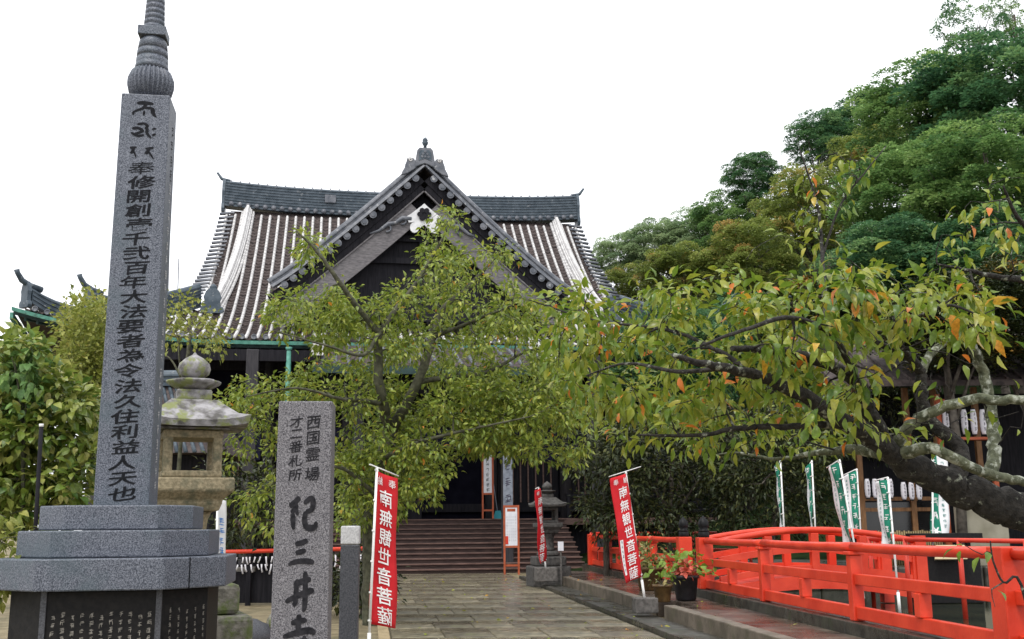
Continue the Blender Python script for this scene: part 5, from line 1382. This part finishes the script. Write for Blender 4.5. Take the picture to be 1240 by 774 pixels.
L_(px((1082,548,6.85,.045),(1098,520,6.7,.036),(1130,498,6.6,.034),(1172,485,6.5,.032),(1215,484,6.4,.030),(1260,486,6.3,.026)), M['bark_moss'])
L_(px((1088,552,6.8,.045),(1126,543,6.6,.036),(1160,557,6.6,.034),(1190,572,6.7,.032),(1225,580,6.8,.03),(1270,590,6.9,.026)), M['bark_moss'])
L_(px((1060,535,6.7,.04),(1020,516,6.6,.026),(960,516,6.5,.020),(890,519,6.4,.016),(848,527,6.3,.012),(774,527,6.2,.006)), B)
L_(px((1110,568,6.9,.06),(1080,552,7.1,.05),(1040,545,7.4,.036),(990,548,7.8,.022),(940,556,8.2,.014),(890,548,8.5,.008),(850,556,8.7,.004)), M['bark_moss'])
L_(px((960,430,6.2,.02),(937,380,5.6,.014),(895,400,5.4,.012),(848,419,5.3,.010),(788,443,5.3,.006)), B) if False else None
L_(px((1002,442,6.4,.022),(1000,400,7.0,.020),(998,350,7.4,.018),(995,300,7.8,.014),(990,250,8.0,.010),(968,180,8.1,.005)), B)
L_(px((996,310,7.75,.010),(1018,248,7.9,.008),(1045,212,7.9,.006),(1073,177,8.0,.004)), B)
L_(px((1039,465,6.6,.026),(1010,410,6.0,.018),(960,385,5.6,.014),(900,400,5.4,.010),(848,419,5.3,.007)), B)
L_(px((916,455,6.1,.018),(870,425,6.3,.014),(810,400,6.7,.011),(720,388,7.2,.008),(640,363,7.5,.004)), B)
L_(px((880,446,5.9,.016),(820,450,6.0,.012),(760,440,6.2,.008),(710,455,6.4,.004)), B)
L_(px((1100,432,7.0,.02),(1080,400,6.4,.014),(1110,385,5.8,.011),(1150,370,5.5,.008),(1190,385,5.4,.004)), B)
L_(px((1330,500,7.2,.05),(1290,400,7.2,.035),(1250,345,7.0,.026),(1205,335,6.8,.018),(1160,325,6.7,.010),(1135,320,6.6,.005)), B)
L_(px((1290,400,7.2,.03),(1260,300,7.0,.022),(1230,260,6.9,.014),(1215,225,6.8,.006)), B)
L_([(Vector((5.1,7.4,1.15)),.16)] + px((1420,560,7.2,.11),(1360,520,7.2,.07),(1330,500,7.2,.05)), B)
reg = [(650,352),(705,345),(760,352),(820,338),(880,330),(930,345),(960,318),(1010,308),(1060,330),(1130,332),(1205,355),(1218,395),(1180,420),(1110,425),(1085,455),(1050,485),(1000,505),(930,515),(850,522),(760,505),(700,492),(664,440)]
def dep(x, y):
    c = 7.4 - (x-650)*.0042 if x < 1000 else 5.9
    c = max(5.2, c); return (c-.5, c+1.5)
ct.grow(sample_region(reg, 330, dep, ct.r), r_end=.0022, maxr=.010, step=.12, nside=5)
ct.grow(sample_region([(1135,300),(1150,240),(1200,215),(1250,210),(1250,330),(1180,335)], 26, lambda x,y: (6.3,7.4), ct.r), r_end=.0022, maxr=.008, step=.12)
ct.grow(sample_region([(950,240),(1000,170),(1075,175),(1040,260),(1010,320),(960,330),(900,320)], 40, lambda x,y: (7.4,8.6), ct.r), r_end=.002, maxr=.006, step=.12)
ct.grow(sample_region([(1100,400),(1240,390),(1240,520),(1150,560),(1050,520)], 22, lambda x,y: (6.0,7.2), ct.r), r_end=.002, maxr=.008, step=.12)
ct.grow([at(1208,600,4.6), at(1180,690,4.5), at(1212,672,4.5)], r_end=.003, maxr=.008) if False else None
ct.grow(sample_region([(700,470),(860,470),(1040,470),(1060,520),(960,560),(850,545),(720,530)], 90, lambda x,y: (7.2,9.2), ct.r), r_end=.002, maxr=.008, step=.14)
ct.twigs(B)
P, D = ct.leaf_sites(14.0, .045, .8, .5, .55)
keep = np.ones(len(P), bool)
dens = ct.g.random(len(P))
# thin out the bare upright leader and the right hand lichen boughs
Pn = P
pxs = 620 + 1300*Pn[:,0]/Pn[:,1]
upz = (Pn[:,2]-EYE)/Pn[:,1]
keep &= ~((upz > .245) & (dens > .24))
keep &= ~((pxs > 1100) & (upz < .17) & (dens > .16))
keep &= ~((pxs > 870) & (upz < .155) & (dens > .70))
P = P[keep]; D = D[keep]
tint = np.clip(ct.g.beta(2.2, 2.0, len(P))*.93 + (ct.g.random(len(P)) < .045)*.5, 0, 1)
# the 300 largest as single leaves, the rest joined
dist = np.linalg.norm(P - np.array([0,0,EYE]), axis=1); order = np.argsort(dist); big = order[:300]; rest = order[300:]
V, F, tt = leaf_cloud(P[rest], D[rest], .090, .038, tint[rest]); fo = np_mesh('foliage', V, F, M['leaf_cherry'], ct.t, tt, smooth=True); fo['kind'] = 'stuff'
tv, tf = leaf_tris(True); leaf_me = []
for q in range(4):
    me = bpy.data.meshes.new('leaf'); vv_ = tv*np.array([1,.38+.05*q,1.0+.4*q]) * .098; me.from_pydata([tuple(p_) for p_ in vv_], [], [tuple(f_) for f_ in tf]); me.polygons.foreach_set('use_smooth', [True]*len(tf)); me.materials.append(M['leaf_cherry_single']); leaf_me.append(me)
for i in big:
    d = Vector(D[i]).normalized(); up = (Vector((0,0,1)) + Vector(ct.g.normal(0,.45,3))).normalized(); sd = d.cross(up).normalized(); n_ = sd.cross(d)
    o = bpy.data.objects.new('leaf', leaf_me[ct.r.randrange(4)]); COL.objects.link(o); o.parent = fo
    k = ct.r.uniform(.75,1.15)
    o.matrix_local = Matrix.Translation(Vector(P[i]) - ORG[ct.t.name]) @ Matrix((d*k, sd*k, n_*k)).transposed().to_4x4()

# small drooping twig beside the thick fence post
tw = Tree('cherry_sapling', 'thin bare sapling with a few leaves in front of the thick red post', 'sapling', (at(1245,774,5.2).x, 5.2, 0), None, 5)
tw.limb([(Vector((at(1262,774,5.2).x,5.2,0)),.012)] + px((1243,730,5.2,.008),(1215,705,5.2,.006),(1203,680,5.2,.005),(1199,655,5.2,.003)), B, 'stem', 5)
tw.grow([at(1190,672,5.15), at(1205,735,5.1), at(1160,655,5.2)], r_end=.0015, maxr=.004, step=.08); tw.twigs(B)
P, D = tw.leaf_sites(4, .02, .5, .5, .6); V, F, tt = leaf_cloud(P, D, .075, .036, rng.uniform(0,.7,len(P))); np_mesh('foliage', V, F, M['leaf_cherry'], tw.t, tt)['kind'] = 'stuff'

# ---------------------------------------------------------------- cherry in front of the hall
YC = 19.0
b0 = at(452, 742, YC)
mt = Tree('cherry_tree', 'forked green cherry tree standing in front of the temple gable', 'tree', (b0.x, YC, 0), 'cherry trees', 31)
BM = M['bark_mid']; L_ = mt.limb
L_([(Vector((b0.x,YC,-.05)),.20)] + px((450,690,YC,.17),(452,620,YC,.15),(462,570,YC,.14),(473,523,YC,.13)), BM, 'trunk', 12, .08)
L_(px((473,523,19.00,.10),(462,480,18.30,.085),(457,420,18.20,.075),(459,404,18.20,.07)), BM)
L_(px((459,404,18.20,.055),(430,369,17.90,.05),(404,332,17.60,.038),(380,300,17.50,.026),(359,280,17.40,.012)), BM)
L_(px((459,404,18.20,.055),(480,375,18.40,.05),(502,345,18.60,.04),(528,303,18.80,.028),(548,265,18.90,.012)), BM)
L_(px((473,523,19.00,.10),(507,462,18.50,.085),(523,409,18.70,.075),(539,372,18.80,.06),(565,350,18.90,.045),(608,303,19.10,.016)), BM)
L_(px((507,462,18.50,.05),(560,455,18.90,.045),(592,450,19.30,.036),(640,425,19.60,.024),(690,420,19.80,.01)), BM)
L_(px((461,488,18.30,.05),(430,484,17.80,.036),(412,483,17.40,.028),(360,470,16.90,.018),(300,480,16.50,.008)), BM)
L_(px((523,409,18.70,.04),(570,390,18.10,.03),(620,370,17.70,.016)), BM)
L_(px((465,555,18.30,.05),(510,535,17.90,.035),(570,520,17.60,.022),(640,505,17.30,.01)), BM)
L_(px((455,600,18.30,.04),(420,570,17.70,.03),(380,560,17.30,.016)), BM)
L_(px((459,404,18.20,.04),(440,430,17.50,.03),(400,420,17.10,.02),(330,400,16.80,.008)), BM)
crown = [(385,360),(410,338),(440,345),(480,345),(510,325),(560,318),(620,335),(672,368),(690,410),(700,470),(690,520),(640,540),(560,545),(520,600),(455,622),(412,625),(405,560),(402,500),(395,440),(372,405)]
mt.grow(sample_region(crown, 560, lambda x,y: (17.5,21.4), mt.r), r_end=.004, maxr=.022, step=.3)
for pl_, n_ in (([(345,290),(375,268),(410,310),(400,330),(360,318)], 16), ([(312,400),(330,350),(385,340),(400,400),(365,425)], 30), ([(500,320),(515,265),(545,252),(585,290),(640,318),(560,330)], 42), ([(275,490),(335,448),(405,430),(405,500),(340,490),(285,520)], 46), ([(540,450),(700,450),(730,520),(700,560),(620,560),(550,555)], 150), ([(404,540),(520,540),(535,600),(470,640),(408,650)], 90)):
    mt.grow(sample_region(pl_, n_, lambda x,y: (17.6,20.2), mt.r), r_end=.004, maxr=.016, step=.3)
low = [(265,470),(335,455),(345,480),(335,640),(300,640),(265,560)]
mt.grow(sample_region(low, 30, lambda x,y: (18,20), mt.r), r_end=.004, maxr=.015, step=.3)
mt.twigs(BM)
P, D = mt.leaf_sites(34, .085, .75, .22, .5)
# a lighter, more open top where the roof shows through
hz_ = (P[:,2]-EYE)/P[:,1]; keep = ~((hz_ > .225) & (mt.g.random(len(P)) > .62)); P = P[keep]; D = D[keep]
tint = np.clip(mt.g.beta(2.2,2.2,len(P))*.96 + (mt.g.random(len(P)) < .012)*.5, 0, 1)
V, F, tt = leaf_cloud(P, D, .108, .050, tint); np_mesh('foliage', V, F, M['leaf_mid'], mt.t, tt)['kind'] = 'stuff'

# ---------------------------------------------------------------- generic bushy trees grown inside outlines
def bush(name, label, cat, group, outline, Y, dY, base_px, m_leaf, m_bark, n, per, leafl, leafw, seed, spread=.12, trunk_r=.07, droop=.2, full=False, base_z=0, limbs=4, tintf=None, along=.75):
    b = at(*base_px, Y); t = Tree(name, label, cat, (b.x, Y, base_z), group, seed)
    pts = sample_region(outline, n, lambda x,y: (Y-dY, Y+dY), t.r)
    cx_ = sum(p.x for p in pts)/n; cz_ = sum(p.z for p in pts)/n
    t.limb([(Vector((b.x,Y,base_z-.05)),trunk_r),(Vector((b.x*.6+cx_*.4,Y,base_z+(cz_-base_z)*.5)),trunk_r*.8),(Vector((cx_,Y,cz_)),trunk_r*.5)], m_bark, 'trunk', 8, .1)
    for q in t.r.sample(pts, limbs):
        a = t.nodes[len(t.nodes)//2] if False else t.nodes[t.r.randrange(6, 12)]
        a = Vector(a); t.limb([(a,trunk_r*.5),(a.lerp(q,.5)+Vector((0,0,.15)),trunk_r*.35),(q,trunk_r*.12)], m_bark)
    t.grow(pts, r_end=.003, maxr=trunk_r*.35, step=.3); t.twigs(m_bark)
    P, D = t.leaf_sites(per, spread, along, droop, .4); n_ = len(P)
    ti = t.g.beta(2,2,n_) if tintf is None else tintf(t.g, P)
    V, F, tt = leaf_cloud(P, D, leafl, leafw, ti, full); np_mesh('foliage', V, F, m_leaf, t.t, tt)['kind'] = 'stuff'
    return t
bush('maple_tree', 'pale yellow green small-leaved tree rising behind the tall pillar', 'tree', 'garden trees', [(74,378),(108,356),(130,372),(150,430),(165,520),(110,510),(66,470),(82,420)], 22, 1.3, (120,715), M['leaf_maple'], M['bark_mid'], 260, 42, .11, .075, 41, .14, .08)
bush('maple_tree', 'light green spreading branch tree between the pillar and the roof edge', 'tree', 'garden trees', [(192,378),(225,360),(250,376),(262,396),(290,410),(270,428),(215,425),(190,440)], 20.5, 1.2, (205,720), M['leaf_maple'], M['bark_mid'], 40, 20, .11, .07, 42, .12, .05)
bush('broadleaf_shrub', 'tall broad-leaved green shrub at the left of the pillar', 'shrub', 'garden shrubs', [(-60,470),(-10,430),(25,405),(48,415),(60,450),(95,462),(118,490),(112,560),(100,612),(40,640),(-60,640)], 12.5, .8, (30,800), M['leaf_shrub'], M['bark_mid'], 300, 26, .135, .085, 43, .07, .04, full=True, tintf=lambda g,P: np.clip(g.beta(2,2,len(P)) + (P[:,2]-2.3)*0, 0, 1))
bush('broadleaf_shrub', 'dark green shrub shoot rising above its neighbour behind the pillar', 'shrub', 'garden shrubs', [(8,428),(30,410),(45,425),(48,500),(10,510)], 11.9, .3, (25,800), M['leaf_far_mid'], M['bark_mid'], 50, 12, .12, .085, 44, .06, .03, full=True)
bush('broadleaf_shrub', 'bright yellow green shrub hugging the left edge of the plinth', 'shrub', 'garden shrubs', [(-60,640),(-5,615),(28,640),(34,690),(12,730),(-60,770)], 9.6, .35, (-20,820), M['leaf_maple'], M['bark_mid'], 46, 9, .10, .055, 45, .05, .02, full=True)
# dark undergrowth below the hall and along the pond, shade put into leaf colour
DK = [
 ('dark shade-toned shrub beneath the green downpipe beside the carved post', [(255,560),(300,575),(340,560),(340,650),(262,668),(252,620)], 25.0, (300,725), 70, 28, 46),
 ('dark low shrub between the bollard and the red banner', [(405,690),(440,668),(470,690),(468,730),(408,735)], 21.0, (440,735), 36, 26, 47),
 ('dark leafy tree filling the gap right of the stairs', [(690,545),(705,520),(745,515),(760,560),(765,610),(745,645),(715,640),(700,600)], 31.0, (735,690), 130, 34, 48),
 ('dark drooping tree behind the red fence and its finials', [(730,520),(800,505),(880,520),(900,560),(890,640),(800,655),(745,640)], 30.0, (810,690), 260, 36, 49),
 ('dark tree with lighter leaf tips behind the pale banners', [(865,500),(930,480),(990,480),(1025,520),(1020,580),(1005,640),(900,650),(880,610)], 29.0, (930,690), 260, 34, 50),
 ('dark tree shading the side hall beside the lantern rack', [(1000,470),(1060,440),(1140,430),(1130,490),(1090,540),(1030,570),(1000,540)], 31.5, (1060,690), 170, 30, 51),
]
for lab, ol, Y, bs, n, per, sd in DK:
    bush('shade_toned_shrub' if n < 100 else 'shade_toned_tree', lab, 'shrub' if n < 100 else 'tree', 'shade-darkened thicket', ol, Y, 1.5 if n > 100 else .8, bs, M['leaf_shade'], M['bark_far'], n, per, .17, .075, sd, .18, .06 if n < 100 else .10)

# ---------------------------------------------------------------- woods on the hillside
def crown_mesh(seed, n_cl, per, leaf, flat=.8, cl=(.16,.30), open_=.0, tall=1.0):
    g = np.random.default_rng(seed); C = []
    while len(C) < n_cl:
        p = g.uniform(-1,1,3); r_ = np.linalg.norm(p)
        if r_ > 1 or r_ < .25 or p[2] < -.85: continue
        C.append(p*np.array([1,1,flat*tall]))
    P = []; D = []; ti = []
    for c in C:
        rad = g.uniform(*cl); n = int(per*(rad/.23)**2); d = g.normal(0,1,(n,3)); d /= np.linalg.norm(d,axis=1,keepdims=True)
        d[:,2] = np.where(d[:,2] < -.3, -d[:,2], d[:,2])
        q = c + d*rad*np.array([1.05,1.05,.85])*g.uniform(.75,1.05,(n,1)); P.append(q); e_ = d*.9 + g.normal(0,.6,(n,3)); e_[:,2] *= .35; D.append(e_); ti.append(np.clip(g.normal(.48,.22)+g.normal(0,.15,n),0,1))
    P = np.concatenate(P); D = np.concatenate(D); ti = np.concatenate(ti)
    V, F, tt = leaf_cloud(P, D, leaf, leaf*.62, ti, None)
    return V, F, tt
CR = [crown_mesh(100, 190, 400, .052, .95, (.10,.24)), crown_mesh(101, 180, 400, .052, 1.0, (.10,.25)), crown_mesh(102, 210, 380, .048, .95, (.09,.23)), crown_mesh(103, 60, 300, .06, 1.0, (.10,.22))]
CRM = {}
def far_tree(label, pxc, pyc, Y, rpx, var, m, ratio=1.0, rot=0, name='hill_tree'):
    c = at(pxc, pyc, Y); r_ = rpx*Y/1300; gz_ = max(hill_z(c.x, Y), 0) if c.x > -10 else 0
    gz_ = min(gz_, c.z - r_*.4)
    t = thing(name, (c.x, Y, gz_ - .2), label, 'tree', 'trees on the wooded hillside')
    key = (var, m.name)
    if key not in CRM:
        V, F, tt = CR[var]; o = np_mesh('crown', V, F, m, None, tt); CRM[key] = o.data; bpy.data.objects.remove(o)
    o = bpy.data.objects.new('crown', CRM[key]); COL.objects.link(o); o.parent = t; o['kind'] = 'stuff'
    o.location = c - ORG[t.name]; o.scale = (r_, r_, r_*ratio); o.rotation_euler = (0,0,rot)
    mb = MB(); rt = max(.12, r_*.05)
    mb.tube([(c.x,Y,gz_-.3),(c.x+.1*r_,Y,gz_+(c.z-gz_)*.5),(c.x,Y,c.z)], [rt*1.3,rt,rt*.6], 8); tr_ = mb.build('trunk', M['bark_far'], t, fix=False)
    q = random.Random(int(pxc*7+pyc))
    for k in range(6):
        a = q.uniform(0,6.28); e = c + Vector((math.cos(a)*r_*.7, math.sin(a)*r_*.7, q.uniform(-.2,.5)*r_*ratio)); s = Vector((c.x,Y,gz_+(c.z-gz_)*q.uniform(.55,.95)))
        mb = MB(); mb.tube([s, s.lerp(e,.5)+Vector((0,0,.1*r_)), e], [rt*.5,rt*.35,rt*.12], 5); mb.build('branch', M['bark_far'], t, fix=False)
    return t
FD, FM, FY, FP = M['leaf_far_dark'], M['leaf_far_mid'], M['leaf_far_yellow'], M['leaf_far_haze']
HT = [
 ('pale green rounded tree just beyond the temple roof edge', 752, 315, 88, 36, 1, FP, .9),
 ('pale tree second from the temple roof along the skyline', 795, 302, 86, 42, 0, FP, .9),
 ('hazy green tree on the skyline before the dark crowns', 842, 290, 84, 46, 2, FP, .9),
 ('mid green tree in the skyline dip below the dark round crown', 885, 280, 80, 52, 0, FM, .95),
 ('dark blue green round crown standing proud of the skyline', 912, 215, 78, 36, 1, FD, .85),
 ('small dark crown beside the proud round one', 950, 245, 76, 48, 3, FD, .9),
 ('dark lobed crown on the ridge above the yellowing tree', 990, 172, 74, 44, 2, FD, .9),
 ('dark crown on the ridge next to the lobed one', 1040, 158, 76, 52, 1, FD, .8),
 ('yellow green crown below the ridge crowns', 1062, 205, 60, 64, 0, FY, .85),
 ('yellowing tree halfway down the slope behind the bare leader', 980, 265, 56, 72, 2, FY, .95),
 ('yellow green tree low on the slope right of the roof', 905, 325, 54, 64, 1, FY, .85),
 ('yellow green bushy tree at the foot of the slope by the eaves', 825, 338, 56, 56, 0, FY, .75),
 ('low pale bush of a tree tucked against the roof corner', 768, 350, 60, 42, 2, FY, .8),
 ('broad dark tree with layered boughs high on the slope', 1120, 140, 52, 92, 2, FM, .8),
 ('great dark green tree filling the top of the slope', 1218, 132, 48, 120, 0, FD, .75),
 ('dark green tree with spreading boughs mid slope', 1110, 245, 46, 92, 1, FM, .8),
 ('wide green tree in front of the great dark one', 1205, 220, 42, 112, 2, FM, .75),
 ('dark tree at the foot of the slope behind the yellow twigs', 1085, 335, 42, 92, 0, FD, .8),
 ('very dark tree low on the slope behind the side hall', 1195, 345, 40, 108, 1, FD, .8),
 ('dark tree overhanging the side hall roof', 1140, 400, 27.8, 84, 0, M['leaf_shade'], .8),
 ('dark tree beyond the side hall towards the bank', 1240, 395, 28.5, 100, 2, M['leaf_shade'], .9),
 ('dark tree standing behind the cherry boughs and banners', 1010, 420, 44, 84, 1, M['leaf_shade'], .95),
 ('dark tree in the shade between the hall and the slope', 900, 440, 46, 90, 2, FD, .95),
 ('dark tree close to the right corner of the temple', 815, 450, 44, 76, 0, FD, 1.1),
 ('tall sparse dark tree crowning the hilltop', 1172, 42, 60, 44, 3, FD, 1.5),
 ('sparse dark treetop next to the tallest one', 1228, 18, 62, 36, 3, FM, 1.2),
]
for k, (lab, x, y, Y, rp, var, m, ra) in enumerate(HT): far_tree(lab, x, y, Y, rp, var, m, ra, k*1.7)
